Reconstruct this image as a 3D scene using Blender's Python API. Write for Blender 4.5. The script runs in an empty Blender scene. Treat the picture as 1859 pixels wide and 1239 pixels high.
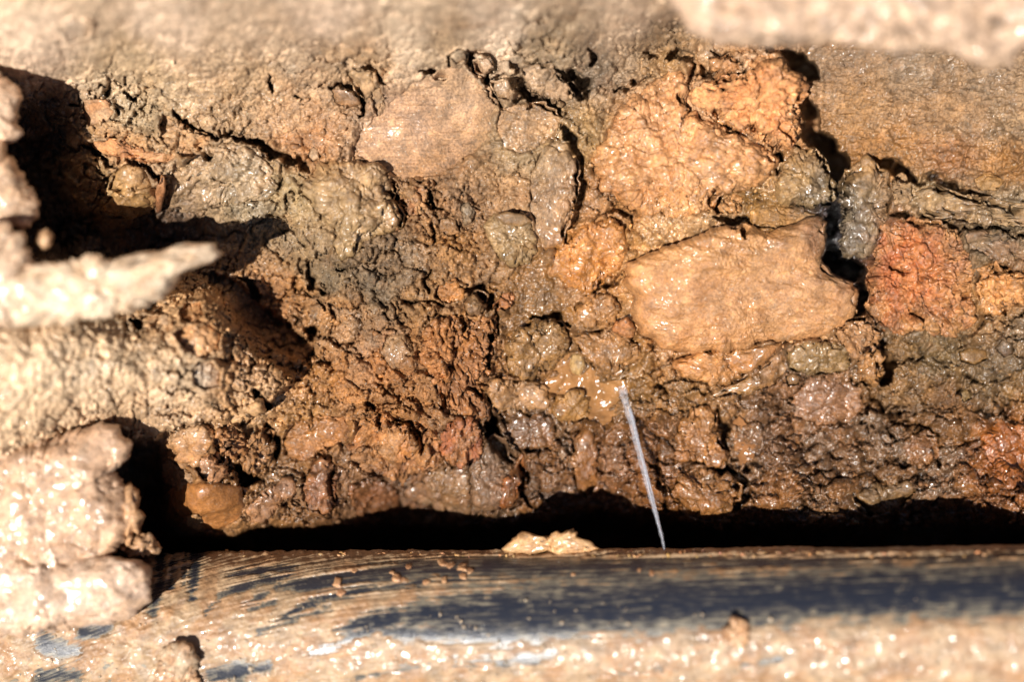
import bpy, math
import numpy as np
from mathutils import Matrix, Vector

# ------------------------------------------------------------------ frame
# Working frame in millimetres: x right along the pipe, y up the bank face,
# w out of the bank towards the person looking in. The face leans back, the
# viewer looks down at it.
PITCH = math.radians(65)
DIST = 645.5
S = 0.25                                    # mm per reference unit at w = 0
CA, SA = math.cos(PITCH), math.sin(PITCH)
ROT = np.array([[1, 0, 0], [0, SA, -CA], [0, CA, SA]])       # local -> world
SUN_L = np.array([-0.31, -0.245, 0.92]); SUN_L = SUN_L / np.linalg.norm(SUN_L)
sc = bpy.context.scene
C = sc.collection

def to_world(p):
    return (np.asarray(p, float) @ ROT.T) * 0.001

def loc(px, py, w):
    px, py, w = np.broadcast_arrays(np.asarray(px, float), np.asarray(py, float), np.asarray(w, float))
    k = S * (1 - w / DIST)
    return np.stack([(px - 929.5) * k, (619.5 - py) * k, w], -1)

# ------------------------------------------------------------------ camera
cam = bpy.data.cameras.new('camera'); cam_o = bpy.data.objects.new('camera', cam); C.objects.link(cam_o)
cam.sensor_width = 36; cam.lens = 50; cam.clip_start = 0.01; cam.clip_end = 100
cam_o.matrix_world = Matrix.Translation(Vector(to_world([0, 0, DIST]))) @ Matrix(ROT.tolist()).to_4x4()
cam.dof.use_dof = True; cam.dof.focus_distance = (DIST + 3) * 0.001; cam.dof.aperture_fstop = 1.9
sc.camera = cam_o

# ------------------------------------------------------------------ light
sun_w = ROT @ SUN_L
sun_el = math.asin(sun_w[2]); sun_az = math.atan2(sun_w[0], sun_w[1])
world = bpy.data.worlds.new('World'); sc.world = world; world.use_nodes = True
nt = world.node_tree; nt.nodes.clear()
sky = nt.nodes.new('ShaderNodeTexSky'); sky.sky_type = 'NISHITA'; sky.sun_disc = False
sky.air_density = 0.6; sky.dust_density = 0.3; sky.ozone_density = 1.5; sky.altitude = 800
sky.sun_elevation = sun_el; sky.sun_rotation = sun_az
bg = nt.nodes.new('ShaderNodeBackground'); bg.inputs[1].default_value = 0.05
wo = nt.nodes.new('ShaderNodeOutputWorld')
nt.links.new(sky.outputs[0], bg.inputs[0]); nt.links.new(bg.outputs[0], wo.inputs[0])
sun = bpy.data.lights.new('sun', 'SUN'); sun.energy = 5.0; sun.angle = math.radians(0.5); sun.color = (1, 0.962, 0.91)
sun_o = bpy.data.objects.new('sun', sun); C.objects.link(sun_o)
sun_o.rotation_euler = Vector(sun_w.tolist()).to_track_quat('Z', 'Y').to_euler()
sc.view_settings.view_transform = 'Standard'; sc.view_settings.look = 'None'
sc.view_settings.exposure = 0.8; sc.view_settings.gamma = 1.0
sc.view_settings.use_curve_mapping = False
sc.render.engine = 'CYCLES'
sc.cycles.max_bounces = 6; sc.cycles.use_denoising = True

# ------------------------------------------------------------------ noise
rng = np.random.RandomState(7)
_perm = rng.permutation(256).astype(np.int64); _perm = np.concatenate([_perm, _perm, _perm])
_g3 = rng.normal(size=(256, 3)); _g3 /= np.linalg.norm(_g3, axis=1)[:, None]; _g3 = _g3.astype(np.float32)
_jit = rng.rand(256, 3).astype(np.float32)

def _h(i, j, k):
    return _perm[_perm[_perm[i & 255] + (j & 255)] + (k & 255)]

def perlin(p):
    p = np.asarray(p, np.float32); f = np.floor(p); i = f.astype(np.int64); f = p - f
    u = f * f * f * (f * (f * 6 - 15) + 10)
    out = 0
    for dx in (0, 1):
        wx = u[..., 0] if dx else 1 - u[..., 0]
        for dy in (0, 1):
            wy = u[..., 1] if dy else 1 - u[..., 1]
            for dz in (0, 1):
                wz = u[..., 2] if dz else 1 - u[..., 2]
                g = _g3[_h(i[..., 0] + dx, i[..., 1] + dy, i[..., 2] + dz)]
                out = out + wx * wy * wz * (g[..., 0] * (f[..., 0] - dx) + g[..., 1] * (f[..., 1] - dy) + g[..., 2] * (f[..., 2] - dz))
    return out * 1.7

def fbm(p, octaves=4, gain=0.5, off=0.0):
    s = 0; a = 1.0
    p = np.asarray(p, np.float32) + off
    for o in range(octaves):
        s = s + a * perlin(p); p = p * 2.03 + 17.3; a *= gain
    return s

def worley(p, flat=False):
    """F1, F2 distances and a random value for the nearest cell."""
    p = np.asarray(p, np.float32); f = np.floor(p); i = f.astype(np.int64); f = p - f
    f1 = np.full(p.shape[:-1], 9.0, np.float32); f2 = f1.copy(); cid = np.zeros(p.shape[:-1], np.int64)
    for dx in (-1, 0, 1):
        for dy in (-1, 0, 1):
            for dz in ((0,) if flat else (-1, 0, 1)):
                h = _h(i[..., 0] + dx, i[..., 1] + dy, i[..., 2] + dz)
                j = _jit[h]
                d = (j[..., 0] + dx - f[..., 0]) ** 2 + (j[..., 1] + dy - f[..., 1]) ** 2
                if not flat:
                    d = d + (j[..., 2] + dz - f[..., 2]) ** 2
                near = d < f1
                f2 = np.where(near, f1, np.minimum(f2, d)); cid = np.where(near, h, cid); f1 = np.where(near, d, f1)
    return np.sqrt(f1), np.sqrt(f2), (cid * 0.61803) % 1.0

def crumbs(p, flat=False):
    """rounded grains with joints, about 0..1, uneven in height"""
    f1, f2, r = worley(p, flat)
    e = np.clip((f2 - f1) / 0.35, 0, 1)
    return (1 - (1 - e) ** 2) * (0.45 + 0.55 * r)

def plates(p, flat=False, crack=0.16):
    """packed angular fragments: each cell has its own height and tilt, joints sunk. Returns relief and a random value per cell"""
    p = np.asarray(p, np.float32); f = np.floor(p); i = f.astype(np.int64); f = p - f
    sh = p.shape[:-1]
    f1 = np.full(sh, 9.0, np.float32); f2 = f1.copy(); cid = np.zeros(sh, np.int64); ox = np.zeros(sh, np.float32); oy = ox.copy()
    for dx in (-1, 0, 1):
        for dy in (-1, 0, 1):
            for dz in ((0,) if flat else (-1, 0, 1)):
                h = _h(i[..., 0] + dx, i[..., 1] + dy, i[..., 2] + dz); j = _jit[h]
                ax = f[..., 0] - j[..., 0] - dx; ay = f[..., 1] - j[..., 1] - dy
                d = ax * ax + ay * ay
                if not flat: d = d + (j[..., 2] + dz - f[..., 2]) ** 2
                near = d < f1
                f2 = np.where(near, f1, np.minimum(f2, d)); cid = np.where(near, h, cid); ox = np.where(near, ax, ox); oy = np.where(near, ay, oy); f1 = np.where(near, d, f1)
    e = np.sqrt(f2) - np.sqrt(f1)
    r1 = (cid * 0.61803) % 1.0; r2 = (cid * 0.41421) % 1.0; r3 = (cid * 0.73205) % 1.0
    edge = np.clip(e / 0.45, 0, 1)
    return (r1 - .5) + 1.1 * ((r2 - .5) * ox + (r3 - .5) * oy) + .35 * (1 - (1 - edge) ** 2) - .9 * sstep(crack, 0.0, e) * (0.3 + 0.7 * r3), r2

def sstep(a, b, x):
    t = np.clip((x - a) / (b - a), 0, 1); return t * t * (3 - 2 * t)

def lin(c):
    c = np.asarray(c, float) / 255.0
    return np.where(c <= 0.04045, c / 12.92, ((c + 0.055) / 1.055) ** 2.4)

_REF = lin((170, 130, 86)); _LUM = np.array([.2126, .7152, .0722])
def earth(c, k=0.06):
    """sunlit colour -> reflectance, drawn towards the common yellow-brown of this soil"""
    c = lin(c); L = (c * _LUM).sum(-1, keepdims=True)
    return ((1 - k) * c + k * L * _REF / (_REF * _LUM).sum()) * np.array([0.68, 0.668, 0.63])

def flat3(x, y, z=0.0):
    return np.stack([x, y, np.zeros_like(x) + z], -1).astype(np.float32)

# ------------------------------------------------------------------ meshes
def mesh_grid(name, P, closed_u=False, mat=None, attrs=None, quads=None, origin=None):
    """P: (rows, cols, 3) local mm. Returns an object with its origin inside the shape."""
    n, m = P.shape[:2]
    V = to_world(P.reshape(-1, 3))
    o = to_world(origin) if origin is not None else V.mean(0)
    idx = np.arange(n * m).reshape(n, m)
    if closed_u:
        idx = np.concatenate([idx, idx[:, :1]], 1)
    q = np.stack([idx[:-1, :-1], idx[1:, :-1], idx[1:, 1:], idx[:-1, 1:]], -1).reshape(-1, 4)
    return mesh_raw(name, V - o, q, o, mat, attrs)

def mesh_raw(name, V, Q, o, mat, attrs=None, smooth=True):
    k = Q.shape[1]
    me = bpy.data.meshes.new(name)
    me.vertices.add(len(V)); me.vertices.foreach_set('co', np.ascontiguousarray(V, np.float32).ravel())
    me.loops.add(Q.size); me.loops.foreach_set('vertex_index', np.ascontiguousarray(Q, np.int32).ravel())
    me.polygons.add(len(Q)); me.polygons.foreach_set('loop_start', np.arange(0, Q.size, k, dtype=np.int32))
    me.polygons.foreach_set('use_smooth', np.full(len(Q), smooth))
    me.update(calc_edges=True)
    for nm, a in (attrs or {}).items():
        a = np.asarray(a, np.float32)
        if a.ndim == 2:
            at = me.attributes.new(nm, 'FLOAT_COLOR', 'POINT')
            c = np.ones((len(V), 4), np.float32); c[:, :3] = a; at.data.foreach_set('color', c.ravel())
        else:
            at = me.attributes.new(nm, 'FLOAT', 'POINT'); at.data.foreach_set('value', a.ravel())
    if mat: me.materials.append(mat)
    ob = bpy.data.objects.new(name, me); C.objects.link(ob); ob.location = o.tolist()
    return ob

def tag(o, label=None, cat=None, group=None, kind=None):
    for k, v in (('label', label), ('category', cat), ('group', group), ('kind', kind)):
        if v: o[k] = v
    return o

def adopt(child, parent):
    child.location = child.location - parent.location
    child.parent = parent
    return child

# ------------------------------------------------------------------ materials
def nodes_of(name):
    m = bpy.data.materials.new(name); m.use_nodes = True
    t = m.node_tree; t.nodes.clear()
    out = t.nodes.new('ShaderNodeOutputMaterial'); b = t.nodes.new('ShaderNodeBsdfPrincipled')
    t.links.new(b.outputs[0], out.inputs[0])
    return m, t, b

def nz(t, vec, scale, detail=4, rough=0.55):
    n = t.nodes.new('ShaderNodeTexNoise'); n.inputs['Scale'].default_value = scale
    n.inputs['Detail'].default_value = detail; n.inputs['Roughness'].default_value = rough
    t.links.new(vec, n.inputs['Vector']); return n.outputs['Fac']

def mp(t, v, a, b, c, d):
    n = t.nodes.new('ShaderNodeMapRange'); n.inputs[1].default_value = a; n.inputs[2].default_value = b
    n.inputs[3].default_value = c; n.inputs[4].default_value = d
    t.links.new(v, n.inputs[0]); return n.outputs[0]

def mth(t, op, a, b):
    n = t.nodes.new('ShaderNodeMath'); n.operation = op
    for i, x in enumerate((a, b)):
        if isinstance(x, (int, float)): n.inputs[i].default_value = x
        else: t.links.new(x, n.inputs[i])
    return n.outputs[0]

def mixc(t, fac, a, b, mode='MIX'):
    n = t.nodes.new('ShaderNodeMix'); n.data_type = 'RGBA'; n.blend_type = mode
    for s, x in ((n.inputs[0], fac), (n.inputs[6], a), (n.inputs[7], b)):
        if isinstance(x, (int, float)): s.default_value = x
        elif isinstance(x, tuple): s.default_value = x + (1,)
        else: t.links.new(x, s)
    return n.outputs[2]

def soil_material(name, dry_rough=0.72, wet_rough=0.24, bump=0.00045, grain=1.0):
    m, t, b = nodes_of(name)
    tc = t.nodes.new('ShaderNodeTexCoord'); v = tc.outputs['Object']
    a = t.nodes.new('ShaderNodeAttribute'); a.attribute_name = 'soil_colour'
    w = t.nodes.new('ShaderNodeAttribute'); w.attribute_name = 'wetness'
    wet = w.outputs['Fac']
    tone = mp(t, nz(t, v, 160, 6, 0.62), 0.3, 0.7, 0.62, 1.38)
    speck = mp(t, nz(t, v, 900, 3, 0.6), 0.3, 0.7, 1 - 0.42 * grain, 1 + 0.42 * grain)
    k = mth(t, 'MULTIPLY', tone, speck)
    comb = t.nodes.new('ShaderNodeCombineColor')
    for i in range(3): t.links.new(k, comb.inputs[i])
    col = mixc(t, 1.0, a.outputs['Color'], comb.outputs[0], 'MULTIPLY')
    rust = mp(t, nz(t, v, 75, 5, 0.65), 0.56, 0.74, 0.0, 0.25)
    col = mixc(t, rust, col, (0.34, 0.15, 0.055))
    ash = mp(t, nz(t, mth_vec(t, v, 3.7), 95, 5, 0.6), 0.6, 0.76, 0.0, 0.28)
    col = mixc(t, ash, col, (0.30, 0.265, 0.20))
    pale = mp(t, nz(t, mth_vec(t, v, 9.1), 700, 2, 0.5), 0.66, 0.74, 0.0, 0.5 * grain)
    col = mixc(t, pale, col, (0.55, 0.47, 0.36))
    dark = mp(t, nz(t, mth_vec(t, v, 5.3), 520, 2, 0.5), 0.69, 0.76, 0.0, 0.55 * grain)
    col = mixc(t, dark, col, (0.045, 0.035, 0.028))
    t.links.new(col, b.inputs['Base Color'])
    r = mth(t, 'ADD', mp(t, wet, 0, 1, dry_rough, wet_rough), mp(t, nz(t, v, 260, 3), 0.3, 0.7, -0.10, 0.12))
    t.links.new(r, b.inputs['Roughness'])
    t.links.new(mp(t, wet, 0.28, 0.85, 0.02, 1.0), b.inputs['Coat Weight'])
    t.links.new(mp(t, nz(t, v, 300, 2), 0.3, 0.7, 0.05, 0.2), b.inputs['Coat Roughness'])
    b.inputs['Coat IOR'].default_value = 1.42
    h = mth(t, 'ADD', nz(t, v, 1100, 4, 0.65), mth(t, 'MULTIPLY', nz(t, v, 3200, 2, 0.6), 0.35))
    bp = t.nodes.new('ShaderNodeBump'); bp.inputs['Strength'].default_value = 1.0; bp.inputs['Distance'].default_value = bump
    t.links.new(h, bp.inputs['Height']); t.links.new(bp.outputs[0], b.inputs['Normal'])
    bc = t.nodes.new('ShaderNodeBump'); bc.inputs['Strength'].default_value = 1.0; bc.inputs['Distance'].default_value = bump * 0.42
    t.links.new(nz(t, v, 400, 3, 0.55), bc.inputs['Height']); t.links.new(bc.outputs[0], b.inputs['Coat Normal'])
    return m

def mth_vec(t, v, off):
    n = t.nodes.new('ShaderNodeVectorMath'); n.operation = 'ADD'; n.inputs[1].default_value = (off, off * 0.7, -off)
    t.links.new(v, n.inputs[0]); return n.outputs[0]

SOIL = soil_material('crumbly_soil')
MUD = soil_material('smooth_wet_mud', 0.6, 0.26, 0.0005, 0.75)
PASTE = soil_material('thin_mud_paste', 0.55, 0.3, 0.00025, 0.45)
STONE = soil_material('gritty_stone', 0.62, 0.26, 0.0005, 0.9)

def water_material():
    m, t, b = nodes_of('muddy_water')
    a = t.nodes.new('ShaderNodeAttribute'); a.attribute_name = 'soil_colour'
    tc = t.nodes.new('ShaderNodeTexCoord'); v = tc.outputs['Object']
    swirl = mp(t, nz(t, v, 120, 4), 0.3, 0.7, 0.75, 1.25)
    comb = t.nodes.new('ShaderNodeCombineColor')
    for i in range(3): t.links.new(swirl, comb.inputs[i])
    t.links.new(mixc(t, 1.0, a.outputs['Color'], comb.outputs[0], 'MULTIPLY'), b.inputs['Base Color'])
    b.inputs['Roughness'].default_value = 0.07; b.inputs['IOR'].default_value = 1.33
    bp = t.nodes.new('ShaderNodeBump'); bp.inputs['Distance'].default_value = 0.0004
    t.links.new(nz(t, v, 110, 1), bp.inputs['Height']); t.links.new(bp.outputs[0], b.inputs['Normal'])
    return m
WATER = water_material()

# ------------------------------------------------------------------ fields over the face
def rbf(points, values, smooth=0.0):
    P = np.asarray(points, float) / 500.0; V = np.asarray(values, float)
    n = len(P)
    d = np.linalg.norm(P[:, None] - P[None], axis=-1)
    K = np.where(d > 0, d * d * np.log(d + 1e-9), 0) + smooth * np.eye(n)
    A = np.zeros((n + 3, n + 3)); A[:n, :n] = K; A[:n, n] = 1; A[:n, n + 1:] = P; A[n, :n] = 1; A[n + 1:, :n] = P.T
    B = np.zeros((n + 3,) + V.shape[1:]); B[:n] = V
    X = np.linalg.solve(A, B)
    def f(x, y):
        x = np.asarray(x, float) / 500; y = np.asarray(y, float) / 500
        out = X[n] + x * X[n + 1] + y * X[n + 2]
        for i in range(n):
            r = (x - P[i, 0]) ** 2 + (y - P[i, 1]) ** 2
            out = out + X[i] * np.where(r > 1e-12, 0.5 * r * np.log(r + 1e-12), 0)
        return out
    return f

def gauss_blend(points, values, sig=75.0):
    P = np.asarray(points, float); V = np.asarray(values, float)
    def f(x, y):
        num = 0; den = 1e-9
        for (a, b), v in zip(P, V):
            w = 1.0 / (((x - a) ** 2 + (y - b) ** 2) / sig ** 2 + 0.25) ** 2
            num = num + w[..., None] * v; den = den + w
        return num / den[..., None]
    return f

DEPTH = rbf(*zip(*[((x, y), w) for x, y, w in [
    (-250, -200, 150), (300, -200, 150), (900, -200, 145), (1500, -200, 90), (2100, -200, 90),
    (0, 0, 84), (300, 0, 82), (600, 0, 78), (900, 0, 74), (1200, 0, 60), (1500, 0, 26), (1859, 0, 26), (2150, 0, 30),
    (60, 100, 44), (300, 100, 36), (600, 90, 30), (900, 80, 22), (1200, 70, 8), (1500, 100, 2), (1859, 100, 4),
    (250, 200, 4), (450, 200, 5), (700, 200, 6), (900, 220, 4), (1100, 200, 4), (1300, 200, 4), (1600, 200, 0), (1859, 200, 2),
    (100, 180, -2), (60, 220, -20), (50, 300, -36), (110, 370, -38), (200, 432, -38), (350, 440, -34), (450, 430, -16), (250, 320, 6), (190, 290, 2), (200, 360, 0), (400, 330, 0), (-100, 350, -40),
    (550, 380, 0), (750, 400, 0), (950, 420, -4), (1150, 350, 2), (1400, 350, -2), (1600, 380, -2), (1859, 400, 0),
    (470, 560, -24), (560, 630, -16), (380, 480, -22), (600, 500, -4), (750, 600, -3), (900, 520, -8), (1000, 620, -18), (1250, 520, -6), (1650, 520, -6), (1859, 560, -6),
    (300, 600, 14), (150, 600, 26), (0, 600, 42), (0, 720, 42), (150, 720, 26), (300, 720, 14), (420, 660, 6), (500, 690, -4), (390, 560, 8), (650, 720, -6), (800, 700, -6), (950, 720, -22), (1080, 720, -24), (1250, 720, -17), (1450, 720, -18), (1700, 700, -16), (1859, 720, -16),
    (270, 860, -45), (360, 820, 2), (480, 820, -22), (600, 820, -22), (760, 800, -16), (900, 850, -24), (1060, 850, -30), (1300, 850, -26), (1550, 850, -22), (1859, 850, -16),
    (350, 920, -3), (420, 900, -8), (600, 930, -22), (900, 930, -24), (1200, 930, -28), (1300, 930, -18), (1500, 930, -6), (1859, 930, 8),
    (300, 1000, -80), (700, 1000, -100), (1200, 1000, -104), (1859, 1000, -104), (900, 975, -56), (1400, 975, -40), (1859, 975, -22), (0, 900, 10), (0, 1100, -40),
    (0, 1250, -110), (900, 1250, -130), (1859, 1250, -130), (-250, 1500, -110), (900, 1500, -120), (2150, 1500, -110), (2150, 700, -15), (2150, 350, 5), (-250, 700, 40)]]),
    smooth=0.002)

COLS = [  # observed soil colour on the face, some places with sun and shade included
    (60, 60, 250, 218, 190), (300, 40, 250, 218, 190), (600, 30, 244, 214, 188), (900, 30, 238, 210, 184), (1150, 30, 224, 194, 166), (450, 70, 226, 194, 164), (750, 60, 222, 194, 166), (60, -60, 246, 214, 176), (900, -60, 234, 204, 170),  # top rows lightened to stand for sun on the upper slope
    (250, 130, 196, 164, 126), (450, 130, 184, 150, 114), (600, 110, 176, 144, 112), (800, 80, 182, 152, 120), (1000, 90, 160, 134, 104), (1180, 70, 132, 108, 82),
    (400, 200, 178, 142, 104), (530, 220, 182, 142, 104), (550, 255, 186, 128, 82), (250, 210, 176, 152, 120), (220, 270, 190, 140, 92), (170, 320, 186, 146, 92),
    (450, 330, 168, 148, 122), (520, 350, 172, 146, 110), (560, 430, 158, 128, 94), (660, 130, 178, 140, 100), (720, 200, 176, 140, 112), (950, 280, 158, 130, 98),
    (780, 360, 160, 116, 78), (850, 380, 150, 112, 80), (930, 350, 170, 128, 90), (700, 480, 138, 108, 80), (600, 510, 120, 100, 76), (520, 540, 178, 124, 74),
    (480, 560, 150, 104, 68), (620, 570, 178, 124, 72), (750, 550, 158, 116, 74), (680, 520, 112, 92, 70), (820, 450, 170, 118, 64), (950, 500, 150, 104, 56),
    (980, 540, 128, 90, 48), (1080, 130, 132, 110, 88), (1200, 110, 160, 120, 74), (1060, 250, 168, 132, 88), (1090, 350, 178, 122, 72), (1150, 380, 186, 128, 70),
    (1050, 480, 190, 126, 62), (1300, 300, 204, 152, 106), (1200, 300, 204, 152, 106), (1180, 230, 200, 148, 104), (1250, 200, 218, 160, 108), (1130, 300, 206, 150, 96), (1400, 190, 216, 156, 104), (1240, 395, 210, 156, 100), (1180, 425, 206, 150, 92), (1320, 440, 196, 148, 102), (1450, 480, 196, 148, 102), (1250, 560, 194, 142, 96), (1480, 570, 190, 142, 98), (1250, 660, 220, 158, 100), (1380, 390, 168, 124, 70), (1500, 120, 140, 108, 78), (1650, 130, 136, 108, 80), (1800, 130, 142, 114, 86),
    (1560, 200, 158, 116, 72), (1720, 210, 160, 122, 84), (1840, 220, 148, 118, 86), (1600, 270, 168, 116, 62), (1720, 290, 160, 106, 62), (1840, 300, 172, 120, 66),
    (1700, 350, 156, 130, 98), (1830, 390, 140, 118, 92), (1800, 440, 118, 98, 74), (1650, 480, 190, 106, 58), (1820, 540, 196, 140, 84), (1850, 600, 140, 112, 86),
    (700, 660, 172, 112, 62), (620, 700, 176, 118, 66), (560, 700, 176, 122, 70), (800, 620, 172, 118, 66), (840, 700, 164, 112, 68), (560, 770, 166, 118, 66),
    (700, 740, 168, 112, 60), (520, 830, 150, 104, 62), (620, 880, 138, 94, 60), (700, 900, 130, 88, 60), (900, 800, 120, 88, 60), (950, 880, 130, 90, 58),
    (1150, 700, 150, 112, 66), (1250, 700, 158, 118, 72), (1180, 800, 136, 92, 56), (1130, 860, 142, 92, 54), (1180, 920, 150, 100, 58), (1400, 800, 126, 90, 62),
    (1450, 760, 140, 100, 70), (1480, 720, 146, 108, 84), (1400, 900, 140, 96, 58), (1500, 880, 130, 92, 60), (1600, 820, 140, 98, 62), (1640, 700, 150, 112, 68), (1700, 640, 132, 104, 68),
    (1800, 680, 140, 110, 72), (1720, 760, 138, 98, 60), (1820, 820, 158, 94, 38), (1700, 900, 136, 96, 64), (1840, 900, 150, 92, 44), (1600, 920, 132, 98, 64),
    (300, 560, 206, 160, 112), (390, 560, 200, 150, 100), (200, 650, 222, 190, 154), (330, 680, 210, 180, 146), (80, 650, 238, 204, 166), (0, 650, 244, 210, 172), (300, 750, 214, 176, 138), (120, 760, 230, 194, 156), (440, 680, 190, 142, 96), (460, 720, 196, 148, 98), (350, 850, 172, 120, 72), (300, 950, 150, 104, 64), (900, 1000, 110, 80, 55), (1859, 1000, 110, 80, 55), (1514, 430, 44, 44, 54), (1514, 390, 44, 44, 54), (1520, 470, 50, 48, 54), (100, 400, 90, 70, 54), (300, 430, 90, 66, 48), (80, 250, 100, 80, 60)]  # left heap lightened as sun-facing; last dark entries paint shade in cleft and hollow
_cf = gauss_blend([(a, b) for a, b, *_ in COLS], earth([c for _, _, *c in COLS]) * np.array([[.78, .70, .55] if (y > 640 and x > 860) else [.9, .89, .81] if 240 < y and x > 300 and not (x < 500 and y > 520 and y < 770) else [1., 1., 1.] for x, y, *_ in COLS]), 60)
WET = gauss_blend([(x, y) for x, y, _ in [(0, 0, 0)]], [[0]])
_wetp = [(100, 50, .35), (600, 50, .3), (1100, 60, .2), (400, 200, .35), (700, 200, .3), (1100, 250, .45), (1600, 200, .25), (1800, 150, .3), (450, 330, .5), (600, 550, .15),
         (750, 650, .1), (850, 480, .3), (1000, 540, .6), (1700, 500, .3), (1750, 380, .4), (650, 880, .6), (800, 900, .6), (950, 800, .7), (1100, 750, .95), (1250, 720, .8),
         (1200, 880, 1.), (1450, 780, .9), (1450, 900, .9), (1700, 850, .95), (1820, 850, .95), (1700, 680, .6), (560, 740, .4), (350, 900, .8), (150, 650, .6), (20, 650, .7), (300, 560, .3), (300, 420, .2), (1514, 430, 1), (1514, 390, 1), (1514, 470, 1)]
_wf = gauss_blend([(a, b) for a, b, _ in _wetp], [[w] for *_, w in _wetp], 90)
_rghp = [(100, 40, .08), (350, 60, .05), (600, 40, .08), (850, 50, .12), (1100, 40, .3), (350, 170, .22), (500, 200, .25), (760, 200, .12), (800, 270, .12), (950, 300, .4), (650, 120, .7), (1000, 120, .8), (1300, 120, .9),
         (1550, 170, .1), (1700, 190, .08), (1850, 170, .12), (1650, 270, .2), (1800, 290, .6), (1750, 380, .8), (250, 230, .8), (450, 320, .8), (800, 390, 1), (600, 500, .6), (600, 600, 1), (750, 640, .9),
         (900, 520, .5), (1000, 540, .25), (1100, 360, .7), (600, 740, .6), (700, 780, 1), (600, 880, .6), (900, 850, 1), (1150, 850, 1.1), (1450, 760, 1.1), (1500, 890, 1), (1700, 780, 1.25), (1800, 900, 1.1), (1700, 660, 1.), (300, 560, .6), (390, 600, .6), (440, 660, .6), (200, 650, .42), (60, 650, .3), (300, 720, .55), (300, 640, .5), (200, 420, 1), (120, 300, 1)]
_rf = gauss_blend([(a, b) for a, b, _ in _rghp], [[w] for *_, w in _rghp], 70)

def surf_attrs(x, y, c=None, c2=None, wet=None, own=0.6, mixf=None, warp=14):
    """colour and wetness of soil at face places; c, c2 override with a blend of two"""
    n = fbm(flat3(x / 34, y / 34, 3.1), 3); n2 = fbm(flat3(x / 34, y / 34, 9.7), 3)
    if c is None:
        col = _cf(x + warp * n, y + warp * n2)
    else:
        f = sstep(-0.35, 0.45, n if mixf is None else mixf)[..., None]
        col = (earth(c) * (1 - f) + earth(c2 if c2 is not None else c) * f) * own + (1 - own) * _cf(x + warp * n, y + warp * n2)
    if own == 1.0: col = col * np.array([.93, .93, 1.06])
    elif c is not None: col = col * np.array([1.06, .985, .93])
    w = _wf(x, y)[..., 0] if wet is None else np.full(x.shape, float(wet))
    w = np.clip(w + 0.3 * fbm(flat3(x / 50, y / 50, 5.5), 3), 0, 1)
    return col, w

# ------------------------------------------------------------------ the pipe: an axis and a radius (mm)
PR = 36.0
TILT = 0.150
def pipe_axis(xmm):
    w = 8.0 + TILT * xmm
    return -(DIST - w) * 0.2045, w
PY, PWC = pipe_axis(0.0)
def pipe_w(px, py):
    """height of the pipe's near side where the line of sight at (px, py) meets it"""
    px = np.asarray(px, float)
    xm = (px - 929.5) * S * .95
    for _ in range(3):
        ay, aw = pipe_axis(xm); xm = (px - 929.5) * S * (1 - (aw + 25) / DIST)
    ay, aw = pipe_axis(xm)
    k = (619.5 - np.asarray(py, float)) * S / DIST              # y = k * (DIST - w)
    a = k * k + 1; b = 2 * k * ay + 2 * (DIST - aw); c = ay * ay + (DIST - aw) ** 2 - PR * PR
    disc = np.maximum(b * b - 4 * a * c, 0)
    return DIST - (b - np.sqrt(disc)) / (2 * a)

# ------------------------------------------------------------------ list of separate lumps and stones
T = {'tan': (200, 156, 108), 'tanl': (226, 188, 142), 'orange': (196, 128, 66), 'red': (186, 92, 50), 'grey': (160, 142, 116), 'olive': (150, 128, 88),
     'brown': (150, 108, 68), 'dgrey': (126, 110, 88), 'purple': (160, 132, 116), 'pale': (206, 186, 154), 'pink': (196, 148, 116), 'wet': (142, 104, 64)}
CL = []
def clod(name, label, cat, poly, H, style='crumbly', c='tan', c2=None, wet=0.4, n=2.6, base=None, mat=None, group=None, skirt=10.0, amp=1.0, lift=0.0, hid=False):
    CL.append(dict(name=name, label=label, cat=cat, poly=np.array(poly, float), H=H, style=style, c=T.get(c, c), c2=T.get(c2, c2) if c2 else T.get(c, c),
                   wet=wet, n=n, base=base, mat=mat, group=group, skirt=skirt, amp=amp, lift=lift))

def slope(x0, y0, w0, gx, gy=0.0):
    return lambda x, y: w0 + gx * (x - x0) + gy * (y - y0)

# --- upper left
clod('stone', 'small rusty square stone set in the grey soil at upper left', 'stone', [(150, 180), (198, 180), (208, 204), (195, 222), (160, 230), (150, 202)], 5, 'stone', (206, 140, 90), (176, 146, 120), .4, 4)
clod('cobble', 'smooth mud-coated oval cobble in front of the brown sliver, upper left', 'stone', [(184, 378), (206, 348), (243, 336), (274, 343), (290, 361), (280, 384), (240, 399), (196, 395)], 13, 'lumpy', (192, 156, 104), (176, 142, 96), .85, 2.2, amp=.55, mat='MUD')
clod('cobble', 'rounded tan cobble tucked behind the oval mud-coated cobble', 'stone', [(196, 345), (207, 312), (229, 294), (257, 301), (273, 323), (280, 345), (243, 352)], 7, 'lumpy', (182, 152, 106), (166, 140, 102), .6, 2.2, amp=.6, mat='MUD')
clod('wood_sliver', 'thin upright reddish brown sliver beside the oval cobble', 'wood', [(284, 390), (281, 352), (290, 316), (300, 319), (302, 348), (293, 386)], 12, 'stone', (190, 126, 84), (164, 106, 70), .3, 4, amp=.3, lift=2)
clod('soil_clod', 'grainy grey crumb block above the left shadow', 'soil clod', [(306, 318), (335, 298), (378, 262), (422, 256), (470, 266), (494, 298), (500, 340), (484, 366), (420, 372), (350, 388), (305, 376)], 8, 'gritty', (182, 162, 136), (160, 142, 116), .6, 3, amp=1.6)
clod('stone', 'pale grey angular chip on the rim of the left hollow', 'stone', [(100, 224), (132, 228), (152, 252), (140, 272), (118, 262)], 4, 'gritty', (178, 166, 142), (150, 140, 118), .3, 3)
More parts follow.
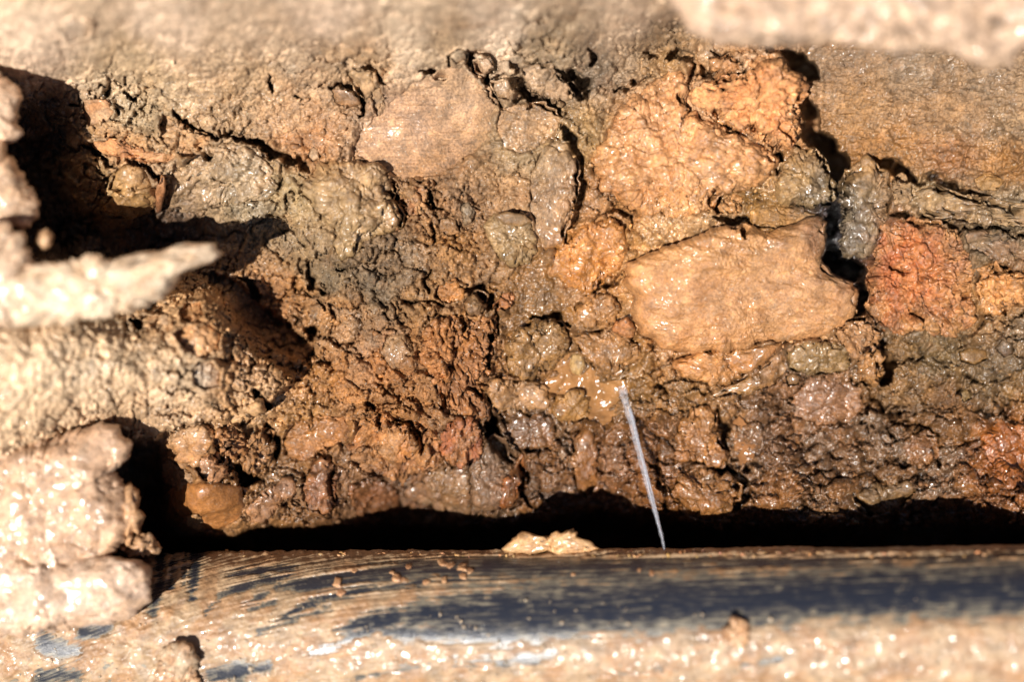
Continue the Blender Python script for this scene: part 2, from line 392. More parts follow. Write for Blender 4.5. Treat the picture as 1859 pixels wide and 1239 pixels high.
clod('stone', 'blurred blue-grey stone near the top left corner', 'stone', [(102, 44), (138, 33), (168, 46), (160, 68), (126, 76)], 4, 'stone', (196, 192, 182), (216, 204, 184), .5, 3)
clod('soil_clod', 'low orange-streaked wedge above the oval cobble', 'soil clod', [(165, 258), (200, 252), (250, 272), (330, 282), (300, 296), (260, 298), (230, 286), (190, 284)], 5, 'crumbly', (190, 140, 96), (196, 120, 72), .3, 2.6)
clod('soil_clod', 'cracked tan plate between the rusty stone and the long crack', 'soil clod', [(292, 205), (315, 212), (340, 232), (372, 248), (384, 264), (372, 285), (330, 288), (300, 262), (288, 230)], 4, 'crumbly', (190, 152, 108), (176, 132, 88), .3, 3)
clod('stone', 'tiny grey pebble by the lower end of the long crack', 'stone', [(562, 272), (570, 266), (578, 272), (580, 288), (568, 294), (561, 284)], 4, 'stone', (186, 176, 152), None, .3, 2.4)
# --- upper middle
clod('soil_clod', 'knobbly grey clod leaning left of the smooth purple mound', 'soil clod', [(630, 132), (652, 124), (676, 128), (681, 160), (667, 182), (646, 166)], 7, 'gritty', (168, 150, 118), (150, 134, 108), .4, 2.6)
clod('soil_clod', 'narrow upright grey clod beside the smooth purple mound', 'soil clod', [(674, 160), (692, 158), (701, 196), (688, 214), (676, 196)], 6, 'gritty', (160, 142, 110), (140, 124, 96), .4, 2.4)
clod('stone', 'dark glossy shell-like flake in a slot at upper centre', 'stone', [(602, 162), (626, 158), (650, 171), (656, 190), (630, 197), (606, 186)], 5, 'stone', (120, 88, 56), (60, 56, 58), .9, 2.4, amp=.4)
clod('stone', 'small whitish pebble at the top of the branching crack', 'stone', [(814, 102), (832, 87), (851, 94), (847, 110), (826, 116)], 5, 'gritty', (206, 194, 172), (176, 164, 142), .3, 2.4)
clod('soil_clod', 'little square clod framed by the branching crack', 'soil clod', [(858, 108), (888, 104), (896, 118), (884, 133), (864, 128)], 6, 'gritty', (176, 148, 118), None, .4, 3)
clod('soil_clod', 'lower grey clod caught inside the branching crack', 'soil clod', [(890, 146), (920, 143), (934, 160), (926, 184), (900, 176)], 6, 'gritty', (150, 132, 108), (120, 104, 84), .4, 2.4)
clod('soil_clod', 'broad grey clod right of the branching crack', 'soil clod', [(944, 124), (974, 113), (1006, 114), (1022, 140), (1044, 170), (1026, 186), (984, 176), (956, 158)], 6, 'gritty', (158, 136, 112), (140, 118, 94), .4, 3, amp=1.4)
clod('soil_clod', 'smooth brushed purple-grey mound at upper centre', 'soil clod', [(712, 178), (748, 146), (835, 110), (872, 140), (905, 186), (900, 232), (872, 276), (800, 322), (715, 332), (640, 290), (628, 268), (660, 228)], 3.2, 'brushed', (158, 130, 104), (172, 136, 98), .15, 2.0, amp=1.6)
clod('soil_clod', 'grey tapering clod between the mound and the long dark seam', 'soil clod', [(905, 196), (940, 186), (985, 186), (1012, 198), (1020, 224), (1008, 248), (975, 270), (945, 282), (915, 268), (900, 236)], 5, 'gritty', (168, 134, 102), (150, 122, 94), .4, 2.8)
clod('stone', 'long oval grey gritty stone beside the dark curved seam', 'stone', [(984, 266), (1012, 252), (1037, 266), (1050, 300), (1056, 334), (1046, 370), (1032, 416), (1020, 446), (992, 452), (972, 424), (960, 374), (964, 312)], 9, 'gritty', (158, 138, 112), (134, 118, 98), .45, 2.6)
clod('cobble', 'big angular mud-smeared stone left of centre', 'stone', [(545, 338), (576, 292), (620, 290), (682, 298), (706, 312), (712, 344), (734, 386), (730, 414), (700, 430), (664, 438), (642, 470), (618, 477), (606, 456), (612, 428), (590, 400), (556, 360)], 17, 'lumpy', (176, 152, 110), (158, 138, 106), .55, 2.4, mat='MUD')
clod('soil_clod', 'pinkish lump against the right foot of the big mud-smeared stone', 'soil clod', [(684, 398), (700, 372), (730, 380), (736, 402), (722, 422), (690, 426)], 10, 'smooth', (176, 136, 106), None, .4, 2.3, amp=.6)
clod('stone', 'rounded grey-green stone with a dark flake on top, near centre', 'stone', [(878, 412), (892, 386), (930, 384), (964, 398), (974, 430), (978, 456), (960, 478), (930, 486), (906, 470), (890, 444)], 12, 'gritty', (170, 156, 120), (140, 128, 92), .5, 2.3)
clod('stone', 'thin dark olive flake lying on the grey-green stone', 'stone', [(896, 392), (920, 384), (952, 390), (966, 402), (948, 412), (914, 408)], 3, 'stone', (116, 102, 66), (96, 86, 58), .6, 3, lift=11, amp=.5)
clod('pebble', 'blue-grey pebble above and left of the grey-green stone', 'stone', [(836, 372), (852, 364), (862, 382), (856, 406), (842, 410)], 6, 'gritty', (150, 150, 136), (130, 124, 104), .4, 2.3)
clod('pebble', 'dark rough knob left of the blue-grey pebble', 'stone', [(796, 398), (812, 392), (830, 400), (836, 422), (818, 432), (800, 420)], 6, 'gritty', (128, 110, 84), (110, 92, 70), .3, 2.4)
clod('soil_clod', 'yellow-topped cracked clod between the mud-smeared stone and a dark seam', 'soil clod', [(722, 338), (752, 334), (774, 344), (778, 372), (764, 396), (740, 392), (724, 366)], 7, 'crumbly', (182, 146, 100), (160, 112, 80), .2, 2.6)
# --- upper right
clod('soil_clod', 'tall crumbly orange clod standing proud at upper right', 'soil clod', [(1392, 104), (1430, 112), (1466, 146), (1471, 164), (1456, 186), (1450, 216), (1452, 246), (1434, 266), (1408, 268), (1362, 244), (1330, 236), (1300, 212), (1256, 186), (1248, 166), (1300, 142), (1352, 136)], 20, 'crumbly', (222, 162, 104), (204, 132, 78), .3, 3.2, skirt=30)
clod('soil_clod', 'broad smooth tan clod under the tall orange clod', 'soil clod', [(1098, 250), (1116, 206), (1150, 170), (1200, 134), (1236, 122), (1246, 150), (1244, 192), (1300, 226), (1346, 248), (1390, 268), (1414, 290), (1404, 324), (1352, 346), (1310, 352), (1292, 388), (1216, 398), (1130, 376), (1086, 330), (1074, 284)], 14, 'lumpy', (208, 158, 112), (192, 134, 86), .6, 2.6)
clod('soil_clod', 'small rough clod ringed by a dark crack, top right of centre', 'soil clod', [(1286, 106), (1312, 96), (1338, 110), (1346, 126), (1312, 134), (1288, 128)], 9, 'crumbly', (170, 122, 74), (150, 104, 64), .3, 2.6)
clod('stone', 'faceted olive stone below the tall orange clod', 'stone', [(1405, 334), (1426, 290), (1446, 270), (1476, 268), (1500, 290), (1517, 330), (1514, 364), (1470, 378), (1416, 370)], 14, 'lumpy', (170, 146, 102), (150, 134, 104), .6, 2.8)
clod('soil_clod', 'brown grainy shelf under the faceted olive stone', 'soil clod', [(1358, 384), (1384, 370), (1430, 376), (1470, 384), (1492, 392), (1460, 408), (1410, 416), (1362, 414)], 8, 'gritty', (160, 122, 64), (146, 110, 60), .35, 3)
clod('soil_clod', 'tiny square clod in the hooked crack above the slab', 'soil clod', [(1312, 362), (1334, 350), (1350, 358), (1348, 386), (1322, 388), (1310, 376)], 8, 'crumbly', (190, 140, 88), None, .4, 3)
clod('soil_clod', 'upright grey-green clod right of the black glossy cleft', 'soil clod', [(1530, 346), (1536, 308), (1560, 288), (1590, 284), (1612, 310), (1620, 350), (1613, 396), (1598, 424), (1590, 452), (1568, 476), (1532, 466), (1524, 440), (1528, 400)], 16, 'lumpy', (158, 140, 104), (146, 130, 104), .65, 2.6, skirt=25)
clod('soil_clod', 'small grey block wedged against the upright grey-green clod', 'soil clod', [(1618, 326), (1642, 318), (1656, 336), (1652, 366), (1624, 372)], 9, 'crumbly', (156, 136, 104), None, .4, 3)
clod('soil_clod', 'long layered grey ledge running off the right edge', 'soil clod', [(1662, 346), (1696, 330), (1730, 346), (1790, 362), (1900, 372), (1920, 410), (1840, 412), (1760, 406), (1700, 394), (1664, 384)], 8, 'crumbly', (164, 138, 100), (140, 116, 88), .45, 3)
clod('soil_clod', 'dark grey slanting wedge at the right edge above the rusty clod', 'soil clod', [(1742, 424), (1790, 418), (1850, 432), (1920, 450), (1920, 496), (1840, 486), (1800, 468), (1760, 452)], 8, 'crumbly', (124, 104, 80), (150, 112, 84), .4, 2.6)
clod('stone', 'yellow-olive rounded stone set in the scraped soil at right', 'stone', [(1766, 326), (1784, 314), (1812, 316), (1826, 330), (1808, 346), (1776, 346)], 5, 'gritty', (164, 132, 80), None, .4, 2.4)
clod('soil_clod', 'rusty red crumbly clod at right', 'soil clod', [(1598, 410), (1650, 398), (1700, 394), (1736, 416), (1760, 460), (1772, 500), (1766, 540), (1770, 590), (1748, 604), (1718, 614), (1680, 594), (1640, 612), (1610, 602), (1580, 570), (1571, 522), (1580, 472)], 8, 'crumbly', (196, 140, 84), (180, 108, 62), .35, 3.4)
clod('soil_clod', 'pale orange lobed clod between the rusty clod and the right edge', 'soil clod', [(1772, 486), (1802, 470), (1826, 490), (1900, 486), (1900, 540), (1836, 556), (1806, 574), (1782, 560), (1768, 524)], 10, 'crumbly', (210, 152, 92), (198, 136, 78), .4, 2.8)
# --- the slab and what hangs round it
clod('mud_slab', 'large smooth tan mud slab sticking out right of centre', 'mud slab', [(1140, 474), (1200, 452), (1270, 426), (1300, 412), (1350, 406), (1400, 420), (1450, 402), (1490, 386), (1506, 404), (1500, 440), (1492, 470), (1512, 496), (1546, 510), (1560, 532), (1550, 580), (1520, 602), (1490, 612), (1430, 622), (1380, 622), (1350, 642), (1290, 640), (1240, 644), (1200, 632), (1162, 602), (1146, 570), (1150, 540), (1132, 512)], 19, 'slab', (202, 154, 108), (186, 134, 88), .6, 3.8, mat='MUD', skirt=25)
clod('mud_slab', 'smooth reddish skirt of mud hanging below the big tan slab', 'mud slab', [(1216, 654), (1260, 640), (1330, 634), (1420, 622), (1400, 648), (1360, 678), (1316, 702), (1262, 694), (1226, 680)], 11, 'lumpy', (188, 138, 86), (184, 126, 74), .7, 2.8, mat='MUD', amp=.7, lift=1)
clod('soil_clod', 'flaky brown clod hanging at the lower right corner of the slab', 'soil clod', [(1516, 606), (1540, 582), (1576, 576), (1601, 602), (1599, 640), (1562, 644), (1530, 628)], 16, 'crumbly', (182, 136, 90), (164, 124, 86), .5, 3, skirt=25)
clod('soil_clod', 'stubby tan clod dangling below the flaky brown clod', 'soil clod', [(1556, 644), (1580, 638), (1603, 644), (1606, 680), (1582, 712), (1562, 692)], 17, 'crumbly', (190, 140, 82), (176, 124, 72), .5, 2.8, skirt=25)
clod('stone', 'wet dark green stone tucked under the slab', 'stone', [(1424, 640), (1460, 622), (1520, 620), (1544, 638), (1550, 656), (1530, 676), (1480, 682), (1432, 672)], 10, 'lumpy', (120, 112, 74), (136, 122, 82), .95, 2.6)
clod('pebble', 'small wet pebble left below the green stone', 'stone', [(1424, 684), (1440, 676), (1454, 684), (1450, 700), (1430, 702)], 7, 'smooth', (140, 116, 84), None, .9, 2.2, amp=.5)
clod('soil_clod', 'wet ribbed ledge running down left of the green stone', 'soil clod', [(1360, 690), (1400, 656), (1420, 636), (1430, 672), (1410, 700), (1350, 716), (1290, 724), (1300, 708)], 8, 'lumpy', (150, 124, 82), (140, 108, 70), .9, 2.6)
# --- middle
clod('soil_clod', 'wet orange clod with pitted side above the brown hollow', 'soil clod', [(1000, 496), (1002, 468), (1030, 440), (1060, 412), (1096, 396), (1130, 410), (1146, 444), (1132, 480), (1096, 512), (1056, 530), (1020, 516)], 12, 'lumpy', (202, 140, 74), (190, 124, 58), .6, 2.6)
clod('pebble', 'round dark speckled pebble in a hollow at centre', 'stone', [(842, 548), (852, 530), (872, 526), (886, 540), (884, 562), (866, 576), (846, 572)], 11, 'gritty', (110, 96, 76), (140, 124, 98), .5, 2.1)
clod('pebble', 'grey knobbly pebble in the red soil left of centre', 'stone', [(694, 632), (704, 610), (730, 606), (752, 622), (752, 640), (738, 664), (712, 668), (698, 654)], 9, 'gritty', (160, 144, 114), (138, 124, 100), .35, 2.2)
clod('pebble', 'little brown knob at the foot of the grey knobbly pebble', 'stone', [(724, 654), (740, 646), (752, 654), (752, 670), (736, 674), (724, 666)], 9, 'gritty', (150, 120, 88), None, .35, 2.2)
clod('soil_clod', 'yellow-brown flat chip left of the round dark pebble', 'soil clod', [(788, 540), (794, 518), (822, 512), (846, 524), (840, 544), (812, 552)], 6, 'crumbly', (186, 124, 60), (164, 106, 56), .3, 3)
clod('soil_clod', 'small red chip right of the round dark pebble', 'soil clod', [(900, 556), (912, 532), (934, 530), (930, 548), (916, 566)], 6, 'crumbly', (180, 112, 70), None, .4, 2.6)
clod('soil_clod', 'crumbly rust-brown block left of the water hollow', 'soil clod', [(768, 590), (800, 574), (850, 578), (896, 574), (908, 600), (896, 640), (884, 672), (860, 700), (880, 724), (886, 760), (850, 758), (806, 744), (786, 700), (764, 650)], 10, 'crumbly', (174, 116, 64), (160, 108, 66), .2, 3, amp=1.2)
clod('stone', 'big brown stone with an undercut lip over the water', 'stone', [(918, 626), (942, 596), (974, 580), (1020, 586), (1034, 608), (1024, 644), (1000, 672), (946, 692), (922, 680)], 17, 'lumpy', (158, 126, 78), (140, 114, 74), .6, 2.6, skirt=20)
clod('soil_clod', 'wet brown clod above the orange pocket, left of the slab', 'soil clod', [(1040, 558), (1074, 536), (1122, 538), (1132, 562), (1104, 588), (1062, 594)], 12, 'lumpy', (168, 128, 82), (156, 122, 84), .6, 2.5)
clod('soil_clod', 'wet drooping clod with a rounded tip over the pool', 'soil clod', [(1038, 612), (1062, 606), (1096, 596), (1140, 606), (1168, 628), (1160, 652), (1126, 672), (1104, 690), (1086, 680), (1066, 658)], 15, 'lumpy', (164, 122, 76), (150, 116, 78), .7, 2.6, skirt=20)
clod('soil_clod', 'red porous lump tucked against the left end of the slab', 'soil clod', [(1106, 600), (1118, 582), (1140, 578), (1156, 596), (1150, 616), (1124, 618)], 17, 'gritty', (170, 104, 62), (130, 84, 54), .4, 2.3)
clod('stone', 'pale yellow stone chip half under the pool water', 'stone', [(1030, 664), (1038, 642), (1058, 642), (1066, 664), (1054, 684), (1037, 680)], 10, 'stone', (226, 206, 156), (206, 180, 124), .9, 2.3, amp=.6)
clod('stone', 'honey-coloured glistening lump in the pool', 'stone', [(1006, 722), (1022, 712), (1053, 716), (1074, 721), (1080, 744), (1054, 768), (1018, 766), (1005, 746)], 11, 'lumpy', (182, 142, 84), (164, 122, 66), 1, 2.4, mat='MUD')
clod('soil_clod', 'pale tan wet clod left of the pool', 'soil clod', [(876, 716), (890, 692), (926, 688), (972, 694), (1000, 708), (992, 736), (960, 746), (904, 752), (884, 738)], 10, 'lumpy', (190, 152, 106), (170, 138, 98), .7, 2.6)
clod('soil_clod', 'dark pebbly wet clod under the pale tan clod', 'soil clod', [(910, 766), (950, 750), (1000, 752), (1014, 776), (1000, 816), (960, 826), (926, 806)], 9, 'pebbly', (124, 92, 66), (104, 82, 62), .9, 2.5)
# --- lower middle
clod('soil_clod', 'round cup-shaped clod with a rusty core, lower centre', 'soil clod', [(684, 788), (698, 768), (724, 766), (750, 780), (760, 806), (748, 836), (720, 846), (692, 832)], 14, 'lumpy', (180, 138, 92), (192, 128, 68), .4, 2.8)
clod('soil_clod', 'layered yellow-brown flake left of the cup-shaped clod', 'soil clod', [(640, 830), (660, 808), (690, 806), (704, 826), (694, 848), (660, 852)], 9, 'crumbly', (176, 130, 82), None, .3, 2.6)
clod('soil_clod', 'crumbly ochre clod around the cup-shaped lump', 'soil clod', [(630, 800), (650, 762), (690, 742), (730, 756), (780, 772), (800, 800), (806, 836), (776, 856), (730, 874), (690, 862), (650, 858), (632, 834)], 8, 'crumbly', (182, 128, 70), (166, 108, 58), .25, 3, amp=1.3)
clod('soil_clod', 'red-topped crumbly clod beside the black cleft, lower centre', 'soil clod', [(800, 790), (816, 764), (850, 756), (872, 778), (880, 812), (870, 840), (836, 850), (806, 832)], 12, 'crumbly', (190, 128, 78), (180, 92, 54), .3, 2.8)
clod('pebble', 'small white pebble above the red-topped clod', 'stone', [(826, 746), (836, 739), (848, 744), (844, 754), (832, 756)], 6, 'stone', (196, 188, 170), None, .3, 2.3)
clod('soil_clod', 'grey wedge of wet soil pointing down with a drip at its tip', 'soil clod', [(728, 896), (760, 872), (790, 848), (830, 846), (860, 856), (862, 890), (850, 920), (838, 948), (826, 936), (800, 928), (760, 916)], 10, 'lumpy', (140, 116, 84), (128, 106, 84), .7, 2.6)
clod('soil_clod', 'grey gritty upright clod below the black cleft', 'soil clod', [(846, 850), (872, 812), (898, 786), (922, 806), (934, 840), (926, 880), (900, 930), (862, 936), (852, 900)], 9, 'gritty', (134, 112, 90), (118, 98, 80), .6, 2.6)
clod('soil_clod', 'orange-brown wet column with a rusty patch beside the forked crack', 'soil clod', [(914, 880), (934, 850), (948, 820), (958, 850), (950, 890), (930, 920), (908, 926)], 8, 'lumpy', (156, 104, 62), (176, 100, 48), .8, 2.5)
clod('soil_clod', 'dark wet reddish lump at the foot of the bank, left of the grey wedge', 'soil clod', [(632, 880), (660, 868), (700, 872), (730, 890), (722, 922), (690, 944), (650, 938), (634, 910)], 9, 'pebbly', (130, 84, 56), (140, 100, 70), .75, 2.5)
clod('soil_clod', 'brown columnar clod with a narrow crack, lower left of centre', 'soil clod', [(560, 850), (586, 822), (604, 840), (612, 880), (612, 920), (590, 938), (560, 922), (548, 884)], 9, 'lumpy', (146, 100, 66), (138, 88, 62), .6, 2.6)
clod('soil_clod', 'smooth orange-brown bulge below the long dark strip shadow', 'soil clod', [(512, 800), (530, 772), (580, 752), (630, 756), (640, 784), (614, 806), (590, 826), (540, 840), (516, 826)], 9, 'lumpy', (172, 116, 62), (158, 104, 60), .4, 2.6)
clod('soil_clod', 'purple-grey slanting slab low beside the pipe shadow', 'soil clod', [(446, 936), (466, 902), (500, 880), (528, 866), (540, 884), (516, 912), (486, 940), (458, 950)], 10, 'lumpy', (150, 114, 90), (134, 104, 86), .5, 2.6)
# --- wet lower right
clod('soil_clod', 'ribbed wet ochre boulder right of the water jet', 'soil clod', [(1228, 776), (1256, 742), (1288, 734), (1302, 758), (1310, 790), (1322, 826), (1308, 850), (1270, 846), (1232, 838)], 13, 'lumpy', (172, 122, 68), (158, 110, 64), .85, 2.4)
clod('soil_clod', 'rounded wet lump hanging over the pipe shadow right of the jet', 'soil clod', [(1214, 904), (1230, 862), (1280, 852), (1326, 862), (1350, 882), (1344, 910), (1322, 938), (1292, 952), (1250, 940)], 13, 'lumpy', (152, 112, 66), (140, 100, 60), .95, 2.4)
clod('soil_clod', 'smooth purple-brown wet patch under the green stone', 'soil clod', [(1436, 716), (1470, 690), (1520, 692), (1566, 702), (1572, 740), (1544, 770), (1490, 774), (1444, 758)], 7, 'lumpy', (150, 112, 82), (158, 122, 96), .95, 3, amp=.7)
clod('stone', 'grey flat stone at the foot of the wet bank, right', 'stone', [(1546, 906), (1564, 890), (1600, 884), (1650, 878), (1664, 894), (1640, 922), (1596, 936), (1560, 930)], 9, 'lumpy', (140, 116, 80), (110, 100, 82), .85, 2.6)
clod('pebble', 'small grey-green pebble in the wet soil at far right', 'stone', [(1736, 718), (1748, 706), (1764, 710), (1766, 724), (1750, 732)], 8, 'gritty', (140, 126, 88), None, .7, 2.2)
clod('stone', 'black glinting stone near the right edge', 'stone', [(1806, 632), (1820, 616), (1838, 622), (1840, 642), (1822, 650)], 7, 'stone', (52, 56, 66), (96, 96, 92), .95, 2.4)
clod('soil_clod', 'rounded wet knob below the rusty clod', 'soil clod', [(1740, 640), (1760, 630), (1790, 636), (1796, 652), (1770, 664), (1744, 656)], 8, 'smooth', (140, 108, 64), None, .8, 2.3, amp=.6)
clod('soil_clod', 'ragged wet clod with a dark notch, lower right', 'soil clod', [(1640, 800), (1670, 780), (1704, 790), (1706, 826), (1684, 850), (1650, 838)], 8, 'lumpy', (146, 104, 66), (132, 92, 62), .9, 2.6)
clod('soil_clod', 'orange fibrous wet column at the lower right edge', 'soil clod', [(1782, 790), (1810, 766), (1860, 770), (1910, 790), (1910, 880), (1860, 892), (1812, 880), (1786, 840)], 9, 'lumpy', (164, 96, 38), (148, 88, 40), .95, 2.8)
# --- left cluster
HEAP = np.array([(-400, 540), (60, 540), (180, 536), (252, 518), (300, 500), (350, 494), (394, 516), (412, 556), (436, 600), (470, 640), (536, 688), (506, 716), (482, 738), (440, 758), (384, 770), (336, 776), (296, 792), (262, 816), (236, 800), (214, 776), (186, 780), (140, 800), (50, 830), (-400, 840)], float)
clod('soil_clod', 'smooth orange-tan lump on the ridge of the gravelly heap', 'soil clod', [(312, 606), (336, 592), (384, 588), (404, 606), (400, 636), (372, 652), (336, 640)], 8, 'lumpy', (214, 160, 106), None, .4, 2.8, lift=13)
clod('soil_clod', 'rounded tan lump at the top of the gravelly heap', 'soil clod', [(324, 566), (340, 548), (364, 548), (372, 572), (352, 588), (328, 584)], 8, 'lumpy', (206, 156, 108), None, .3, 2.6, lift=13)
clod('soil_clod', 'small oblong grey and tan brick-like clod beside a dark pocket on the heap', 'soil clod', [(254, 576), (276, 572), (306, 574), (308, 590), (280, 594), (254, 590)], 7, 'gritty', (196, 172, 134), (214, 202, 184), .3, 3.4, lift=13)
clod('stone', 'blue-grey stone on the gravelly heap', 'stone', [(346, 672), (360, 654), (386, 656), (402, 676), (400, 702), (372, 710), (350, 700)], 7, 'gritty', (176, 172, 164), (196, 186, 172), .5, 2.6, lift=13)
clod('soil_clod', 'cream stub of soil jutting right from the foot of the heap', 'soil clod', [(396, 758), (420, 742), (450, 730), (474, 728), (484, 748), (456, 762), (420, 768)], 9, 'lumpy', (210, 162, 104), None, .35, 2.8, base=8, skirt=20)
clod('soil_clod', 'tan rumpled clod below the heap with a grey cap', 'soil clod', [(304, 794), (330, 780), (372, 774), (388, 790), (384, 822), (356, 852), (330, 846), (306, 826)], 12, 'lumpy', (192, 142, 92), (174, 146, 112), .5, 2.6)
clod('soil_clod', 'pink grainy clod under the tan rumpled clod', 'soil clod', [(356, 832), (376, 820), (402, 838), (418, 862), (400, 880), (366, 870), (354, 852)], 12, 'gritty', (198, 148, 112), (180, 140, 108), .6, 2.6)
clod('soil_clod', 'orange cracked block at the right of the left cluster', 'soil clod', [(392, 782), (414, 768), (446, 790), (446, 822), (428, 836), (404, 822)], 12, 'crumbly', (200, 138, 80), (190, 136, 92), .4, 3)
clod('soil_clod', 'folded ochre clod with concentric cracks, left cluster', 'soil clod', [(438, 832), (452, 800), (470, 778), (490, 784), (494, 820), (484, 850), (460, 864), (442, 850)], 12, 'crumbly', (188, 136, 78), (170, 130, 90), .4, 2.8)
clod('stone', 'grey wedge stone on the smooth orange mud, left cluster', 'stone', [(290, 838), (308, 832), (326, 846), (350, 858), (352, 876), (336, 896), (314, 890), (298, 868)], 12, 'gritty', (158, 142, 118), (140, 126, 108), .6, 2.8)
clod('mud_slab', 'smooth glossy orange mud face above the pipe at left', 'mud slab', [(304, 890), (340, 876), (400, 876), (440, 884), (444, 920), (434, 946), (400, 964), (340, 968), (300, 950)], 9, 'smooth', (190, 128, 70), (178, 118, 64), .9, 3.6, mat='MUD', amp=.7)
clod('stone', 'oval gritty stone set in the orange mud face', 'stone', [(318, 962), (336, 938), (358, 930), (374, 944), (376, 964), (348, 974)], 14, 'gritty', (178, 150, 110), (160, 134, 98), .5, 2.4)
# --- near, out of focus; left lumps coloured lighter for the sun they face
clod('mud_lump', 'blurred tan lump at the left edge, highest of the near lumps', 'mud lump', [(-110, 110), (0, 130), (26, 150), (44, 176), (36, 204), (32, 222), (46, 242), (20, 258), (-110, 262)], 16, 'slump', (240, 204, 164), None, .4, 2.8, base=38, skirt=80, amp=.7)
clod('mud_lump', 'blurred tan lump at the left edge over the dark hollow', 'mud lump', [(-110, 250), (8, 258), (22, 286), (38, 320), (60, 344), (77, 368), (70, 396), (52, 414), (20, 420), (-110, 430)], 18, 'slump', (240, 202, 160), (234, 194, 150), .5, 2.8, base=42, skirt=80, amp=.7)
clod('mud_lump', 'small blurred knob left of the pale tongue', 'mud lump', [(64, 440), (70, 420), (84, 414), (98, 428), (94, 448), (78, 456)], 8, 'smooth', (226, 184, 134), None, .4, 2.4, base=56, skirt=50)
clod('mud_lump', 'blurred bright lump at the left edge left of the pale tongue', 'mud lump', [(-110, 410), (10, 402), (44, 424), (60, 470), (72, 520), (66, 566), (20, 598), (-110, 610)], 20, 'slump', (248, 212, 170), None, .7, 2.8, base=60, skirt=90, mat='MUD', amp=.7)
clod('mud_slab', 'pale blurred tongue of mud pointing right over the dark hollow', 'mud slab', [(-40, 520), (60, 478), (110, 474), (160, 462), (212, 470), (256, 456), (300, 456), (336, 438), (352, 444), (384, 440), (410, 456), (392, 474), (340, 492), (310, 530), (270, 556), (210, 574), (120, 590), (20, 596)], 14, 'slump', (250, 224, 184), (244, 208, 162), .55, 2.6, base=slope(230, 510, 56, -.05), skirt=26, mat='MUD', amp=.9)
clod('mud_lump', 'big glossy wet mud lump at lower left', 'mud lump', [(-110, 800), (40, 806), (130, 782), (192, 768), (228, 790), (243, 818), (226, 842), (200, 856), (222, 872), (240, 900), (244, 932), (232, 974), (206, 1012), (150, 1050), (80, 1064), (-110, 1070)], 17, 'slump', (230, 188, 146), (220, 178, 136), .85, 2.4, base=26, skirt=60, mat='MUD', amp=.9)
clod('mud_lump', 'narrow tan lump squeezed between the glossy lump and the black gap', 'mud lump', [(212, 950), (222, 900), (236, 876), (254, 894), (258, 930), (250, 972), (230, 994), (214, 980)], 14, 'slump', (214, 164, 112), None, .5, 2.6, base=22, skirt=50)
clod('mud_lump', 'lumpy pale mud resting on the left end of the pipe', 'mud lump', [(-110, 1010), (70, 1020), (150, 1010), (200, 1012), (240, 1016), (268, 1028), (279, 1054), (272, 1090), (246, 1122), (190, 1136), (100, 1146), (-110, 1170)], 18, 'slump', (240, 206, 170), (230, 192, 152), .8, 2.8, base=27, skirt=45, amp=.9)
clod('mud_lump', 'ragged crumb of mud bridging from the lump to the pipe edge', 'mud lump', [(216, 1000), (232, 978), (262, 974), (290, 982), (296, 1000), (270, 1010), (236, 1012)], 10, 'crumbly', (206, 158, 108), None, .5, 2.6, base=18, skirt=30)
clod('mud_lump', 'overhanging blurred earth lip along the top right edge', 'mud lump', [(1200, -140), (1990, -140), (1990, 60), (1862, 78), (1838, 116), (1796, 130), (1748, 108), (1706, 88), (1640, 100), (1572, 88), (1500, 76), (1440, 84), (1372, 84), (1300, 82), (1250, 56), (1206, -10)], 14, 'slump', (206, 174, 140), (222, 188, 150), .45, 2.4, base=92, skirt=60, amp=1.1)

# --- lying on the pipe
ON_PIPE = lambda x, y: pipe_w(x, np.maximum(y, 1004.0))
clod('mud_flake', 'pale curled flake of mud standing on the rim of the pipe', 'mud flake', [(914, 1000), (930, 982), (946, 966), (972, 970), (996, 976), (1016, 962), (1046, 962), (1052, 976), (1076, 986), (1094, 1000), (1060, 1006), (960, 1006)], 5, 'lumpy', (220, 172, 112), (206, 154, 96), .6, 3, base=slope(1000, 1000, 15, .037), skirt=7, amp=.9)
clod('soil_clod', 'small mud lump stuck on the pipe at lower right', 'mud lump', [(1304, 1150), (1316, 1130), (1336, 1121), (1354, 1132), (1360, 1156), (1352, 1172), (1324, 1174)], 4.5, 'crumbly', (214, 168, 118), (190, 140, 92), .6, 3, base=ON_PIPE, skirt=2, amp=.8)
clod('stone', 'pale stone bedded in mud on the pipe at lower left', 'stone', [(288, 1182), (310, 1166), (340, 1168), (358, 1192), (364, 1240), (342, 1272), (300, 1272), (284, 1226)], 9, 'lumpy', (218, 190, 150), (208, 160, 112), .6, 2.6, base=ON_PIPE, skirt=3, amp=.9)
for k, (x, y, r) in enumerate([(720, 1050, 8), (711, 1040, 5), (733, 1053, 5), (804, 1023, 7), (817, 1026, 6), (840, 1031, 8), (852, 1037, 6), (842, 1047, 6), (741, 1028, 5), (806, 1053, 7), (774, 1057, 6), (645, 1036, 6), (612, 1060, 9), (620, 1076, 7), (1182, 1041, 5), (1040, 1044, 4), (1160, 1036, 4)]):
    an = np.linspace(0, 2 * np.pi, 8)[:-1]; rr = r * (.55 + .8 * np.random.RandomState(k).rand(7))
    clod('mud_crumb', 'tiny tan crumb of mud stuck to the upper side of the pipe', 'mud crumb', np.stack([x + rr * np.cos(an) * 1.2, y + rr * np.sin(an)], -1), r * .2, 'stone', (224, 172, 118), (206, 150, 102), .5, 2.6, base=ON_PIPE, skirt=1.0, amp=1.0, group='crumbs on the upper side of the pipe')
